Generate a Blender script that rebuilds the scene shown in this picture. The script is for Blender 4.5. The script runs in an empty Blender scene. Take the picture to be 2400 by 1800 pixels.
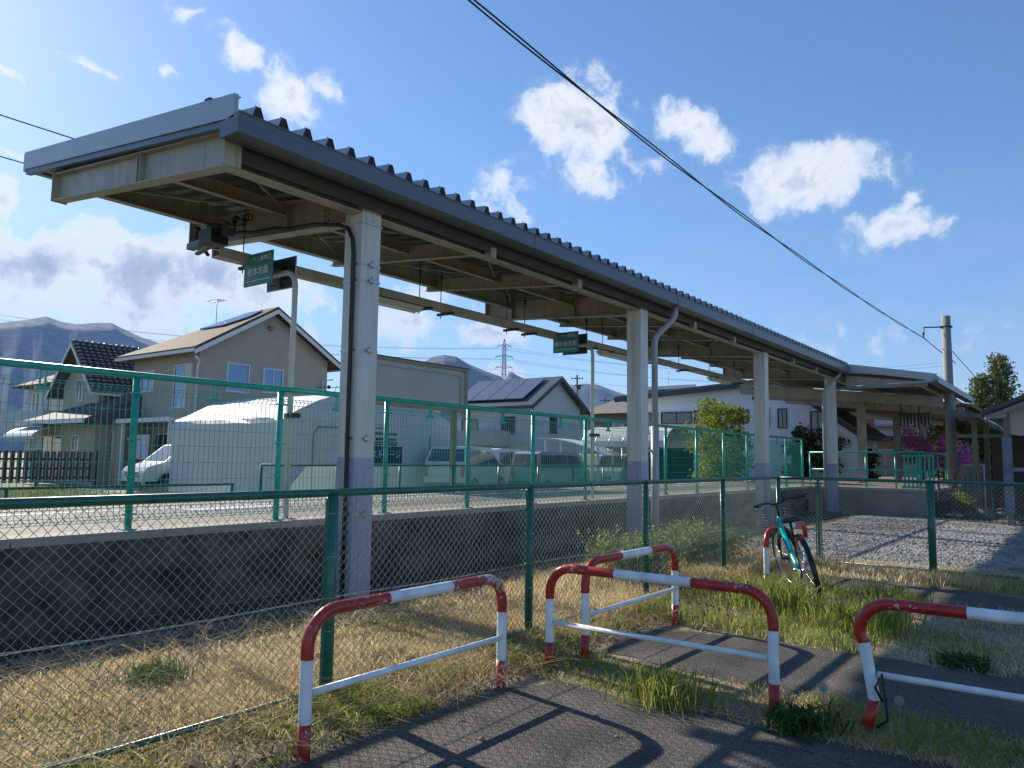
import bpy, math, random
import numpy as np
from mathutils import Vector, Matrix
R = math.radians
rng = random.Random(7)
SC = bpy.context.scene
COL = SC.collection

# ------------------------------------------------------------------ camera
YAW, PITCH, ROLL, CAMH = R(36.96), R(5.63), R(.78), 1.38
fw = Vector((-math.sin(YAW)*math.cos(PITCH), math.cos(YAW)*math.cos(PITCH), math.sin(PITCH)))
rt = Vector((math.cos(YAW), math.sin(YAW), 0)); up = rt.cross(fw)
rt2 = rt*math.cos(ROLL)+up*math.sin(ROLL); up2 = up*math.cos(ROLL)-rt*math.sin(ROLL)
cam = bpy.data.objects.new('camera', bpy.data.cameras.new('camera')); COL.objects.link(cam)
mw = Matrix((rt2, up2, -fw)).transposed().to_4x4(); mw.translation = (0, 0, CAMH)
cam.matrix_world = mw
cam.data.sensor_width = 36; cam.data.lens = 36*1790/2400
cam.data.clip_start = .05; cam.data.clip_end = 30000
SC.camera = cam

# ------------------------------------------------------------------ sun and sky
SUN_EL, SUN_AZ = R(28.5), R(169.8)          # azimuth measured from +X towards +Y
sv = Vector((math.cos(SUN_EL)*math.cos(SUN_AZ), math.cos(SUN_EL)*math.sin(SUN_AZ), math.sin(SUN_EL)))
sun = bpy.data.objects.new('sun', bpy.data.lights.new('sun', 'SUN')); COL.objects.link(sun)
sun.data.energy = 5.0; sun.data.angle = R(.5); sun.data.color = (1, .93, .80)
sun.rotation_euler = (-sv).to_track_quat('-Z', 'Y').to_euler(); sun.location = (0, 0, 60)
W = bpy.data.worlds.new('World'); SC.world = W; W.use_nodes = True
nt = W.node_tree; N = nt.nodes; L = nt.links
bg = N['Background']; bg.inputs[1].default_value = .095
sky = N.new('ShaderNodeTexSky'); sky.sky_type = 'NISHITA'; sky.sun_disc = False
sky.sun_elevation = SUN_EL; sky.sun_rotation = math.pi/2-SUN_AZ
sky.altitude = 500; sky.air_density = 1.0; sky.dust_density = .28; sky.ozone_density = 3.2
def mth(op, a=None, b=None, c=None, clamp=False):
    n = N.new('ShaderNodeMath'); n.operation = op; n.use_clamp = clamp
    for i, v in enumerate((a, b, c)):
        if v is None: continue
        if isinstance(v, (int, float)): n.inputs[i].default_value = v
        else: L.new(v, n.inputs[i])
    return n.outputs[0]
hs = N.new('ShaderNodeHueSaturation'); hs.inputs['Saturation'].default_value = 1.12; L.new(sky.outputs[0], hs.inputs['Color'])
tc = N.new('ShaderNodeTexCoord'); D = tc.outputs['Generated']
# each cloud: direction, radius along its long axis, radius across, tilt, weight
CLOUDS = []
CLOUDS.append(((-0.7512,0.4747,0.4587),(0.600,0.784,0.162),0.0279,0.0230,1.00))
CLOUDS.append(((-0.7322,0.5286,0.4295),(0.206,0.768,-0.606),0.0606,0.0333,0.95))
CLOUDS.append(((-0.7039,0.5600,0.4370),(0.075,0.666,-0.742),0.0255,0.0303,0.70))
CLOUDS.append(((-0.9134,0.3470,0.2128),(0.347,0.936,-0.055),0.1030,0.0515,1.50))
CLOUDS.append(((-0.8750,0.4361,0.2102),(0.435,0.898,-0.073),0.1576,0.0667,1.60))
CLOUDS.append(((-0.8314,0.5093,0.2222),(0.423,0.835,-0.351),0.1030,0.0546,1.30))
CLOUDS.append(((-0.8955,0.4113,0.1699),(0.423,0.906,0.007),0.2000,0.0424,0.80))
CLOUDS.append(((-0.7998,0.5669,0.1975),(0.540,0.820,-0.193),0.1030,0.0546,0.95))
CLOUDS.append(((-0.6949,0.6967,0.1781),(0.705,0.708,-0.049),0.0788,0.0364,0.95))
CLOUDS.append(((-0.6160,0.7709,0.1622),(0.786,0.618,0.017),0.0667,0.0218,1.10))
CLOUDS.append(((-0.4816,0.7747,0.4097),(0.846,0.532,-0.024),0.0727,0.0667,1.10))
CLOUDS.append(((-0.4877,0.7960,0.3586),(0.851,0.525,-0.022),0.0455,0.0333,0.95))
CLOUDS.append(((-0.3625,0.8427,0.3980),(0.632,0.532,-0.564),0.0636,0.0303,0.95))
CLOUDS.append(((-0.2494,0.9088,0.3344),(0.968,0.251,0.025),0.1000,0.0455,1.10))
CLOUDS.append(((-0.1664,0.9480,0.2714),(0.987,0.160,0.029),0.0667,0.0291,1.00))
CLOUDS.append(((-0.1551,0.9432,0.2937),(0.814,-0.051,0.579),0.0333,0.0133,0.80))
CLOUDS.append(((-0.5767,0.7403,0.3454),(0.685,0.665,-0.297),0.0364,0.0485,0.75))
CLOUDS.append(((-0.8323,0.3605,0.4210),(0.363,0.928,-0.086),0.0455,0.0097,0.50))
CLOUDS.append(((-0.8011,0.4187,0.4277),(0.328,0.903,-0.279),0.0230,0.0091,0.55))
CLOUDS.append(((-0.8719,0.2919,0.3931),(0.196,0.942,-0.274),0.0315,0.0085,0.55))
CLOUDS.append(((-0.9142,0.3051,0.2668),(0.364,0.912,0.188),0.0242,0.0303,0.80))
CLOUDS.append(((-0.7656,0.4204,0.4869),(0.569,0.799,0.196),0.0242,0.0121,0.60))
CLOUDS.append(((-0.7539,0.4507,0.4781),(0.451,0.883,-0.131),0.0218,0.0109,0.60))
CLOUDS.append(((-0.4107,0.8340,0.3685),(0.889,0.455,-0.054),0.0303,0.0145,0.55))
CLOUDS.append(((-0.6042,0.7884,0.1158),(0.798,0.602,0.014),0.0455,0.0145,0.90))
CLOUDS.append(((-0.8976,0.3043,0.3189),(0.263,0.949,-0.175),0.0303,0.0152,0.60))
CLOUDS.append(((-0.3406,0.9278,0.1522),(0.938,0.344,-0.032),0.1818,0.0242,0.30))
CLOUDS.append(((-0.6626,0.7226,0.1971),(0.745,0.667,0.031),0.1212,0.0364,0.40))

def wnoise(scale, detail, rough, vec=None):
    n = N.new('ShaderNodeTexNoise'); n.inputs['Scale'].default_value = scale
    n.inputs['Detail'].default_value = detail; n.inputs['Roughness'].default_value = rough
    L.new(vec if vec is not None else D, n.inputs['Vector']); return n
warp = wnoise(12, 6, .6)
wv = N.new('ShaderNodeVectorMath'); wv.operation = 'SUBTRACT'; L.new(warp.outputs['Color'], wv.inputs[0]); wv.inputs[1].default_value = (.5, .5, .5)
ws = N.new('ShaderNodeVectorMath'); ws.operation = 'MULTIPLY_ADD'; L.new(wv.outputs[0], ws.inputs[0]); ws.inputs[1].default_value = (.065, .065, .065); L.new(D, ws.inputs[2])
DW = ws.outputs[0]
acc = None
for (c, e1, r1, r2, wgt) in CLOUDS:
    c = Vector(c).normalized(); e1 = Vector(e1); e1 = (e1-c*e1.dot(c)).normalized(); e2 = c.cross(e1)
    m = Matrix((e1, e2, c)).transposed()
    mp = N.new('ShaderNodeMapping'); mp.vector_type = 'TEXTURE'
    mp.inputs['Location'].default_value = c; mp.inputs['Rotation'].default_value = m.to_euler()
    mp.inputs['Scale'].default_value = (r1, r2, max(r1, r2)); L.new(DW, mp.inputs['Vector'])
    ln = N.new('ShaderNodeVectorMath'); ln.operation = 'LENGTH'; L.new(mp.outputs[0], ln.inputs[0])
    v = mth('MULTIPLY', mth('SUBTRACT', 1.0, ln.outputs['Value']), wgt)
    acc = v if acc is None else mth('MAXIMUM', acc, v)
n1 = wnoise(22, 10, .60, DW); n2 = wnoise(60, 8, .6, DW)
nz = mth('MULTIPLY_ADD', mth('SUBTRACT', n1.outputs[0], .5), 3.4, mth('MULTIPLY', mth('SUBTRACT', n2.outputs[0], .5), .9))
if acc is not None:
    dens = mth('ADD', mth('MULTIPLY', mth('MAXIMUM', acc, -1.0), 1.5), nz)
    alpha = N.new('ShaderNodeMapRange'); alpha.interpolation_type = 'SMOOTHSTEP'; L.new(dens, alpha.inputs[0])
    alpha.inputs[1].default_value = -.15; alpha.inputs[2].default_value = 1.35; alpha.inputs[4].default_value = .93
    sepd = N.new('ShaderNodeSeparateXYZ'); L.new(D, sepd.inputs[0])
    rp = N.new('ShaderNodeValToRGB'); L.new(mth('MULTIPLY', dens, .42), rp.inputs[0])
    cr = rp.color_ramp; cr.elements[0].position = .06; cr.elements[0].color = (3.8, 4.3, 5.1, 1)
    cr.elements[1].position = 1.0; cr.elements[1].color = (2.5, 3.0, 3.9, 1)
    e = cr.elements.new(.22); e.color = (7.0, 7.0, 7.0, 1)
    e = cr.elements.new(.50); e.color = (6.2, 6.3, 6.5, 1)
    e = cr.elements.new(.76); e.color = (3.5, 3.9, 4.6, 1)
    # thin high veil near the horizon
    vn = wnoise(5, 5, .6); mp = N.new('ShaderNodeMapping'); L.new(D, mp.inputs[0]); mp.inputs['Scale'].default_value = (1, 1, 5); L.new(mp.outputs[0], vn.inputs['Vector'])
    low = N.new('ShaderNodeMapRange'); L.new(sepd.outputs[2], low.inputs[0]); low.inputs[1].default_value = .0; low.inputs[2].default_value = .38; low.inputs[3].default_value = 1; low.inputs[4].default_value = 0
    vm = N.new('ShaderNodeMapRange'); L.new(vn.outputs[0], vm.inputs[0]); vm.inputs[1].default_value = .42; vm.inputs[2].default_value = .75; vm.inputs[4].default_value = .55
    veil = mth('MULTIPLY', vm.outputs[0], low.outputs[0])
    m0 = N.new('ShaderNodeMixRGB'); L.new(veil, m0.inputs[0]); L.new(hs.outputs[0], m0.inputs[1]); m0.inputs[2].default_value = (3.5, 4.1, 5.0, 1)
    m1 = N.new('ShaderNodeMixRGB'); L.new(alpha.outputs[0], m1.inputs[0]); L.new(m0.outputs[0], m1.inputs[1]); L.new(rp.outputs[0], m1.inputs[2])
    L.new(m1.outputs[0], bg.inputs[0])
else:
    L.new(sky.outputs[0], bg.inputs[0])
SC.view_settings.view_transform = 'Standard'; SC.view_settings.look = 'None'
SC.view_settings.exposure = 0.85; SC.view_settings.gamma = 1
SC.cycles.max_bounces = 6; SC.cycles.transparent_max_bounces = 12
SC.cycles.volume_bounces = 0; SC.cycles.volume_max_steps = 64

# ------------------------------------------------------------------ materials
MATS = {}
def mat(name, col, rough=.6, metal=0., var=.0, scale=8., bump=0., bscale=None, col2=None, detail=6, spec=.5, lo=.35, hi=.65, coords='Object', stretch=(1, 1, 1), trans=0., transm=0., alpha=1., rust=0.):
    """Principled material whose base colour wanders between col and col2 over a noise, with optional bump"""
    if name in MATS: return MATS[name]
    m = bpy.data.materials.new(name); m.use_nodes = True; MATS[name] = m
    t = m.node_tree; p = t.nodes['Principled BSDF']
    p.inputs['Base Color'].default_value = (*col, 1); p.inputs['Roughness'].default_value = rough
    p.inputs['Metallic'].default_value = metal; p.inputs['Specular IOR Level'].default_value = spec
    if transm: p.inputs['Transmission Weight'].default_value = transm
    if alpha < 1: p.inputs['Alpha'].default_value = alpha
    if var or col2 or bump:
        tcn = t.nodes.new('ShaderNodeTexCoord'); mp = t.nodes.new('ShaderNodeMapping'); mp.inputs['Scale'].default_value = stretch
        t.links.new(tcn.outputs[coords], mp.inputs[0])
    if var or col2:
        n = t.nodes.new('ShaderNodeTexNoise'); n.inputs['Scale'].default_value = scale; n.inputs['Detail'].default_value = detail; n.inputs['Roughness'].default_value = .65
        t.links.new(mp.outputs[0], n.inputs['Vector'])
        r = t.nodes.new('ShaderNodeValToRGB'); t.links.new(n.outputs[0], r.inputs[0])
        c2 = col2 if col2 else tuple(c*(1-var) for c in col)
        r.color_ramp.elements[0].position = lo; r.color_ramp.elements[0].color = (*c2, 1)
        r.color_ramp.elements[1].position = hi; r.color_ramp.elements[1].color = (*col, 1)
        t.links.new(r.outputs[0], p.inputs['Base Color'])
    if rust:                                   # rust freckles and faint rain streaks
        src = p.inputs['Base Color'].links[0].from_socket
        tn2 = t.nodes.new('ShaderNodeTexCoord'); n = t.nodes.new('ShaderNodeTexNoise'); n.inputs['Scale'].default_value = 7; n.inputs['Detail'].default_value = 12; n.inputs['Roughness'].default_value = .72; t.links.new(tn2.outputs['Object'], n.inputs[0])
        r1 = t.nodes.new('ShaderNodeMapRange'); t.links.new(n.outputs[0], r1.inputs[0]); r1.inputs[1].default_value = rust; r1.inputs[2].default_value = rust+.04; r1.inputs[4].default_value = .85
        mp2 = t.nodes.new('ShaderNodeMapping'); mp2.inputs['Scale'].default_value = (22, 22, .9); t.links.new(tn2.outputs['Object'], mp2.inputs[0]); n3 = t.nodes.new('ShaderNodeTexNoise'); n3.inputs['Scale'].default_value = 1; n3.inputs['Detail'].default_value = 5; t.links.new(mp2.outputs[0], n3.inputs[0])
        r3 = t.nodes.new('ShaderNodeMapRange'); t.links.new(n3.outputs[0], r3.inputs[0]); r3.inputs[1].default_value = .5; r3.inputs[2].default_value = .75; r3.inputs[3].default_value = 1; r3.inputs[4].default_value = .68
        m3 = t.nodes.new('ShaderNodeMixRGB'); m3.blend_type = 'MULTIPLY'; m3.inputs[0].default_value = 1; t.links.new(src, m3.inputs[1]); t.links.new(r3.outputs[0], m3.inputs[2])
        m4 = t.nodes.new('ShaderNodeMixRGB'); t.links.new(r1.outputs[0], m4.inputs[0]); t.links.new(m3.outputs[0], m4.inputs[1]); m4.inputs[2].default_value = (.13, .055, .025, 1); t.links.new(m4.outputs[0], p.inputs['Base Color'])
    if bump:
        n = t.nodes.new('ShaderNodeTexNoise'); n.inputs['Scale'].default_value = bscale or scale*3; n.inputs['Detail'].default_value = 5
        t.links.new(mp.outputs[0], n.inputs['Vector'])
        b = t.nodes.new('ShaderNodeBump'); b.inputs['Strength'].default_value = bump; b.inputs['Distance'].default_value = .02
        t.links.new(n.outputs[0], b.inputs['Height']); t.links.new(b.outputs[0], p.inputs['Normal'])
    return m
def leafmat(name, cols, rough=.6, trans=.35):
    """leaf/blade material: colour from a per-blade random value stored on the mesh, part of the light passes through"""
    if name in MATS: return MATS[name]
    m = bpy.data.materials.new(name); m.use_nodes = True; MATS[name] = m
    t = m.node_tree; p = t.nodes['Principled BSDF']; out = t.nodes['Material Output']
    a = t.nodes.new('ShaderNodeAttribute'); a.attribute_name = 'rnd'
    r = t.nodes.new('ShaderNodeValToRGB'); t.links.new(a.outputs['Fac'], r.inputs[0])
    el = r.color_ramp.elements
    el[0].color = (*cols[0], 1); el[0].position = 0; el[1].color = (*cols[-1], 1); el[1].position = 1
    for i, c in enumerate(cols[1:-1], 1): e = el.new(i/(len(cols)-1)); e.color = (*c, 1)
    t.links.new(r.outputs[0], p.inputs['Base Color']); p.inputs['Roughness'].default_value = rough; p.inputs['Specular IOR Level'].default_value = .25
    tr = t.nodes.new('ShaderNodeBsdfTranslucent'); t.links.new(r.outputs[0], tr.inputs[0])
    mx = t.nodes.new('ShaderNodeMixShader'); mx.inputs[0].default_value = trans
    t.links.new(p.outputs[0], mx.inputs[1]); t.links.new(tr.outputs[0], mx.inputs[2]); t.links.new(mx.outputs[0], out.inputs[0])
    return m

STEEL = mat('cream_paint', (.37, .35, .285), .45, rust=.70, col2=(.25, .225, .17), scale=2.2, lo=.25, hi=.6, stretch=(1.5, 1.5, 1), bump=.05, bscale=40)
COLP = mat('column_paint', (.62, .62, .60), .38, rust=.715, var=.2, scale=2.5, stretch=(4, 4, .5), bump=.04, bscale=30)
LILAC = mat('lilac_paint', (.36, .37, .49), .45, rust=.66, var=.16, scale=5, stretch=(3, 3, .6), bump=.05, bscale=30)
GUT = mat('gutter_grey_blue', (.12, .15, .18), .38, metal=.25, var=.2, scale=1.5, stretch=(1, .5, 4))
FASC = mat('fascia_metal', (.36, .38, .40), .35, metal=.35, var=.08, scale=1.2)
ROOF = mat('roof_sheet', (.34, .36, .37), .30, metal=.6, var=.15, scale=2)
CAPD = mat('dark_closure', (.02, .02, .022), .7)
GALV = mat('galvanised', (.42, .44, .45), .35, metal=.75, var=.2, scale=12)
DARK = mat('dark_rubber', (.015, .016, .018), .5)
GREENF = mat('dark_green_paint', (.022, .15, .11), .33, rust=.70, var=.3, scale=9, bump=.05, bscale=50)
WIREM = mat('fence_wire', (.36, .42, .38), .30, metal=.45, var=.4, scale=30)
TEALF = mat('bright_green_paint', (.02, .38, .29), .35, var=.25, scale=6)
TEALW = mat('bright_green_wire', (.03, .36, .27), .4)
CONC = mat('platform_concrete', (.15, .14, .125), .85, var=.35, scale=3.5, bump=.35, bscale=60)
CONCL = mat('coping_concrete', (.36, .325, .28), .85, var=.2, scale=5, bump=.3, bscale=60)
CONCD = mat('old_wall_stone', (.055, .052, .045), .95, col2=(.012, .013, .012), scale=4.5, bump=.8, bscale=16)
WHITE = mat('white_paint', (.78, .79, .80), .35, var=.06, scale=5)
GLASS = mat('window_glass', (.05, .07, .09), .06, metal=0, spec=1.0)
GLASSB = mat('blue_reflecting_glass', (.10, .17, .30), .05, metal=.55, spec=1.0)
CHROME = mat('chrome', (.7, .7, .7), .12, metal=1.)
TYRE = mat('tyre_rubber', (.018, .018, .018), .75, bump=.3, bscale=60)
def paint_mat(name, base, chip, amount, rough=.33):
    """gloss pipe paint with scratches and chips that show the coat below"""
    m = bpy.data.materials.new(name); m.use_nodes = True; t = m.node_tree; p = t.nodes['Principled BSDF']
    tcn = t.nodes.new('ShaderNodeTexCoord')
    n = t.nodes.new('ShaderNodeTexNoise'); n.inputs['Scale'].default_value = 42; n.inputs['Detail'].default_value = 9; n.inputs['Roughness'].default_value = .72
    n2 = t.nodes.new('ShaderNodeTexNoise'); n2.inputs['Scale'].default_value = 3.2; n2.inputs['Detail'].default_value = 2
    t.links.new(tcn.outputs['Object'], n.inputs[0]); t.links.new(tcn.outputs['Object'], n2.inputs[0])
    a = t.nodes.new('ShaderNodeMath'); a.operation = 'MULTIPLY_ADD'; t.links.new(n2.outputs[0], a.inputs[0]); a.inputs[1].default_value = .55; t.links.new(n.outputs[0], a.inputs[2])
    r = t.nodes.new('ShaderNodeMapRange'); t.links.new(a.outputs[0], r.inputs[0]); r.inputs[1].default_value = amount; r.inputs[2].default_value = amount+.035
    mx = t.nodes.new('ShaderNodeMixRGB'); t.links.new(r.outputs[0], mx.inputs[0]); mx.inputs[1].default_value = (*base, 1); mx.inputs[2].default_value = (*chip, 1)
    n3 = t.nodes.new('ShaderNodeTexNoise'); n3.inputs['Scale'].default_value = 9; n3.inputs['Detail'].default_value = 6; t.links.new(tcn.outputs['Object'], n3.inputs[0])
    mr = t.nodes.new('ShaderNodeMapRange'); t.links.new(n3.outputs[0], mr.inputs[0]); mr.inputs[1].default_value = .3; mr.inputs[2].default_value = .7; mr.inputs[3].default_value = .78; mr.inputs[4].default_value = 1.1
    mu = t.nodes.new('ShaderNodeMixRGB'); mu.blend_type = 'MULTIPLY'; mu.inputs[0].default_value = 1; t.links.new(mx.outputs[0], mu.inputs[1]); t.links.new(mr.outputs[0], mu.inputs[2])
    t.links.new(mu.outputs[0], p.inputs['Base Color'])
    rr = t.nodes.new('ShaderNodeMapRange'); t.links.new(r.outputs[0], rr.inputs[0]); rr.inputs[3].default_value = rough; rr.inputs[4].default_value = .7; t.links.new(rr.outputs[0], p.inputs['Roughness'])
    b = t.nodes.new('ShaderNodeBump'); b.inputs['Strength'].default_value = .25; b.inputs['Distance'].default_value = .002; b.invert = True
    t.links.new(r.outputs[0], b.inputs['Height']); t.links.new(b.outputs[0], p.inputs['Normal'])
    return m
REDW = paint_mat('worn_red_pipe_paint', (.42, .035, .024), (.58, .48, .45), .85)
REDP = paint_mat('red_pipe_paint', (.42, .026, .016), (.58, .48, .45), .895)
WHTP = paint_mat('white_pipe_paint', (.78, .80, .82), (.22, .20, .18), .985)

# ------------------------------------------------------------------ mesh builder
class MB:
    def __init__(s): s.v = []; s.f = []; s.sm = []; s.mi = []; s.cur = 0
    def add(s, vs, fs, smooth=False):
        o = len(s.v); s.v += [tuple(v) for v in vs]; s.f += [tuple(i+o for i in f) for f in fs]
        s.sm += [smooth]*len(fs); s.mi += [s.cur]*len(fs); return s
    def box(s, x0, x1, y0, y1, z0, z1):
        return s.add([(x0,y0,z0),(x1,y0,z0),(x1,y1,z0),(x0,y1,z0),(x0,y0,z1),(x1,y0,z1),(x1,y1,z1),(x0,y1,z1)],
                     [(0,3,2,1),(4,5,6,7),(0,1,5,4),(1,2,6,5),(2,3,7,6),(3,0,4,7)])
    def bar(s, a, b, w, h, upv=(0,0,1)):
        """rectangular bar from a to b: w across, h along upv"""
        a = Vector(a); b = Vector(b); d = (b-a).normalized(); u = Vector(upv); sd = d.cross(u)
        if sd.length < 1e-6: sd = d.cross(Vector((1,0,0)))
        sd.normalize(); u = sd.cross(d).normalized(); sd = sd*(w/2); u = u*(h/2)
        vs = [a-sd-u, a+sd-u, a+sd+u, a-sd+u, b-sd-u, b+sd-u, b+sd+u, b-sd+u]
        return s.add(vs, [(0,1,2,3),(7,6,5,4),(0,4,5,1),(1,5,6,2),(2,6,7,3),(3,7,4,0)])
    def ibeam(s, a, b, w, h, t=.012, tw=.008):
        a = Vector(a); b = Vector(b); z = Vector((0,0,1))
        s.bar(a+z*(h/2-t/2), b+z*(h/2-t/2), w, t); s.bar(a-z*(h/2-t/2), b-z*(h/2-t/2), w, t); s.bar(a, b, tw, h-2*t-.001); return s
    def tube(s, pts, r, n=10, cap=True, smooth=True, rs=None):
        pts = [Vector(p) for p in pts]; k = len(pts)
        d0 = (pts[1]-pts[0]).normalized(); a = Vector((0,0,1)) if abs(d0.z) < .9 else Vector((1,0,0)); u = d0.cross(a).normalized()
        vs = []
        for i, p in enumerate(pts):
            d = (pts[min(i+1,k-1)]-pts[max(i-1,0)]).normalized(); u = (u-d*u.dot(d)).normalized(); w = d.cross(u); rr = rs[i] if rs else r
            for j in range(n):
                t = 2*math.pi*j/n; vs.append(p+(u*math.cos(t)+w*math.sin(t))*rr)
        fs = [(i*n+j, i*n+(j+1)%n, (i+1)*n+(j+1)%n, (i+1)*n+j) for i in range(k-1) for j in range(n)]
        s.add(vs, fs, smooth)
        if cap:
            o = len(s.v)-k*n; s.f += [tuple(o+j for j in reversed(range(n))), tuple(o+(k-1)*n+j for j in range(n))]; s.sm += [False]*2; s.mi += [s.cur]*2
        return s
    def prism(s, poly, a, b):
        """polygon poly of 3d points, extruded by vector b-a"""
        d = Vector(b)-Vector(a); n = len(poly); vs = [Vector(p) for p in poly]+[Vector(p)+d for p in poly]
        return s.add(vs, [tuple(reversed(range(n))), tuple(range(n, 2*n))]+[(i, (i+1)%n, n+(i+1)%n, n+i) for i in range(n)])
    def quad(s, *p): return s.add(p, [tuple(range(len(p)))])
    def ball(s, c, r, n=10, m=6, sz=(1,1,1)):
        vs = [(c[0], c[1], c[2]+r*sz[2])]
        for i in range(1, m):
            ph = math.pi*i/m
            for j in range(n):
                t = 2*math.pi*j/n; vs.append((c[0]+r*sz[0]*math.sin(ph)*math.cos(t), c[1]+r*sz[1]*math.sin(ph)*math.sin(t), c[2]+r*sz[2]*math.cos(ph)))
        vs.append((c[0], c[1], c[2]-r*sz[2])); fs = [(0, 1+j, 1+(j+1)%n) for j in range(n)]
        for i in range(m-2):
            for j in range(n): fs.append((1+i*n+j, 1+(i+1)*n+j, 1+(i+1)*n+(j+1)%n, 1+i*n+(j+1)%n))
        b = 1+(m-2)*n; fs += [(len(vs)-1, b+(j+1)%n, b+j) for j in range(n)]
        return s.add(vs, fs, True)
    def build(s, name, m, parent=None, org=None):
        """world-space vertices -> one mesh object; org is the location of the thing it belongs to"""
        if org is None: org = root_loc(parent) if parent else Vector((0,0,0))
        org = Vector(org)
        me = bpy.data.meshes.new(name); me.from_pydata([(x-org.x, y-org.y, z-org.z) for x, y, z in s.v], [], s.f)
        for mm in (m if isinstance(m, (list, tuple)) else [m]): me.materials.append(mm)
        me.polygons.foreach_set('use_smooth', s.sm); me.polygons.foreach_set('material_index', s.mi); me.update()
        o = bpy.data.objects.new(name, me); COL.objects.link(o)
        if parent: o.parent = parent
        else: o.location = org
        return o
def root_loc(o):
    while o.parent: o = o.parent
    return o.location
def thing(name, label, cat, loc, group=None):
    o = bpy.data.objects.new(name, None); COL.objects.link(o); o.location = loc; o['label'] = label; o['category'] = cat
    if group: o['group'] = group
    return o
def tag(o, label, cat, group=None):
    o['label'] = label; o['category'] = cat
    if group: o['group'] = group
    return o
def kind(o, k): o['kind'] = k; return o
def kids(o): return [c for c in bpy.data.objects if c.parent == o]
def copy_tree(o, loc, label=None, rotz=None):
    r = o.copy(); COL.objects.link(r); r.location = loc
    if rotz is not None: r.rotation_euler = (0, 0, rotz)
    if label: r['label'] = label
    for c in kids(o):
        d = c.copy(); COL.objects.link(d); d.parent = r
        for g in kids(c):
            e = g.copy(); COL.objects.link(e); e.parent = d
    return r
def textobj(body, size, m, mw4, name, parent, depth=.004, sx=1.):
    """lettering as a mesh: mw4 maps text space (x right, y up, z towards the reader) to the world"""
    c = bpy.data.curves.new('lettering', 'FONT'); c.body = body; c.size = size; c.align_x = 'CENTER'; c.align_y = 'CENTER'; c.extrude = depth/2; c.resolution_u = 2
    o = bpy.data.objects.new('lettering', c); COL.objects.link(o); dg = bpy.context.evaluated_depsgraph_get()
    me = bpy.data.meshes.new_from_object(o.evaluated_get(dg)); bpy.data.objects.remove(o)
    org = root_loc(parent); me.transform(Matrix.Diagonal((sx, 1, 1, 1))); me.transform(mw4); me.transform(Matrix.Translation(-org))
    me.materials.clear(); me.materials.append(m); r = bpy.data.objects.new(name, me); COL.objects.link(r); r.parent = parent; return r

# ------------------------------------------------------------------ blades and leaves
def blades(name, P, H, Wd, m, lean=.45, seed=1, org=(0,0,0), parent=None, rnd=None, leanvec=None):
    g = np.random.RandomState(seed); n = len(P); P = np.asarray(P, float); H = np.asarray(H, float)
    az = g.rand(n)*2*np.pi; ax = np.stack([np.cos(az), np.sin(az), np.zeros(n)], 1)
    la = g.rand(n)*2*np.pi; ld = np.stack([np.cos(la), np.sin(la), np.zeros(n)], 1)*(lean*(.3+g.rand(n)))[:, None]
    if leanvec is not None: ld = ld+np.asarray(leanvec)
    w = (Wd*(.6+.8*g.rand(n)))[:, None]*ax
    up_ = np.array([0, 0, 1.]); Hc = H[:, None]
    b0 = P-w/2; b1 = P+w/2; mid = P+ld*Hc*.35+up_*Hc*.62; m0 = mid-w*.38; m1 = mid+w*.38
    t = P+ld*Hc*1.1+up_*Hc*(1-.25*np.minimum(1, np.linalg.norm(ld, axis=1)))[:, None]
    V = np.stack([b0, b1, m1, m0, t], 1).reshape(-1, 3)-np.asarray(org)
    k = np.arange(n)*5
    me = bpy.data.meshes.new(name); me.vertices.add(n*5); me.vertices.foreach_set('co', V.ravel())
    li = np.stack([k, k+1, k+2, k+3, k+3, k+2, k+4], 1).ravel(); me.loops.add(n*7); me.loops.foreach_set('vertex_index', li.astype(np.int32))
    me.polygons.add(n*2); ls = np.stack([np.arange(n)*7, np.arange(n)*7+4], 1).ravel(); me.polygons.foreach_set('loop_start', ls.astype(np.int32))
    me.polygons.foreach_set('loop_total', np.tile([4, 3], n).astype(np.int32)); me.update(calc_edges=True)
    a = me.attributes.new('rnd', 'FLOAT', 'POINT'); rv = g.rand(n) if rnd is None else np.asarray(rnd)
    a.data.foreach_set('value', np.repeat(rv, 5).astype(np.float32)); me.materials.append(m)
    o = bpy.data.objects.new(name, me); COL.objects.link(o); o.parent = parent
    if parent is None: o.location = org
    return o
def leaves(name, C, size, m, seed=1, org=(0,0,0), parent=None, rnd=None, flat=0., asp=.55):
    g = np.random.RandomState(seed); C = np.asarray(C, float); n = len(C)
    q = g.normal(size=(n, 3)); q[:, 2] *= (1-flat); q /= np.linalg.norm(q, axis=1)[:, None]
    r = g.normal(size=(n, 3)); r -= (r*q).sum(1)[:, None]*q; r /= np.linalg.norm(r, axis=1)[:, None]
    s = (size*(.55+.9*g.rand(n)))[:, None]
    V = np.stack([C-q*s*.5, C+r*s*.5*asp, C+q*s*.5, C-r*s*.5*asp], 1).reshape(-1, 3)-np.asarray(org)
    k = np.arange(n)*4; me = bpy.data.meshes.new(name); me.vertices.add(n*4); me.vertices.foreach_set('co', V.ravel())
    me.loops.add(n*4); me.loops.foreach_set('vertex_index', np.arange(n*4).astype(np.int32)); me.polygons.add(n)
    me.polygons.foreach_set('loop_start', k.astype(np.int32)); me.polygons.foreach_set('loop_total', np.full(n, 4, np.int32)); me.update(calc_edges=True)
    a = me.attributes.new('rnd', 'FLOAT', 'POINT'); rv = g.rand(n) if rnd is None else np.asarray(rnd)
    a.data.foreach_set('value', np.repeat(rv, 4).astype(np.float32)); me.materials.append(m)
    o = bpy.data.objects.new(name, me); COL.objects.link(o); o.parent = parent
    if parent is None: o.location = org
    return o
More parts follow.
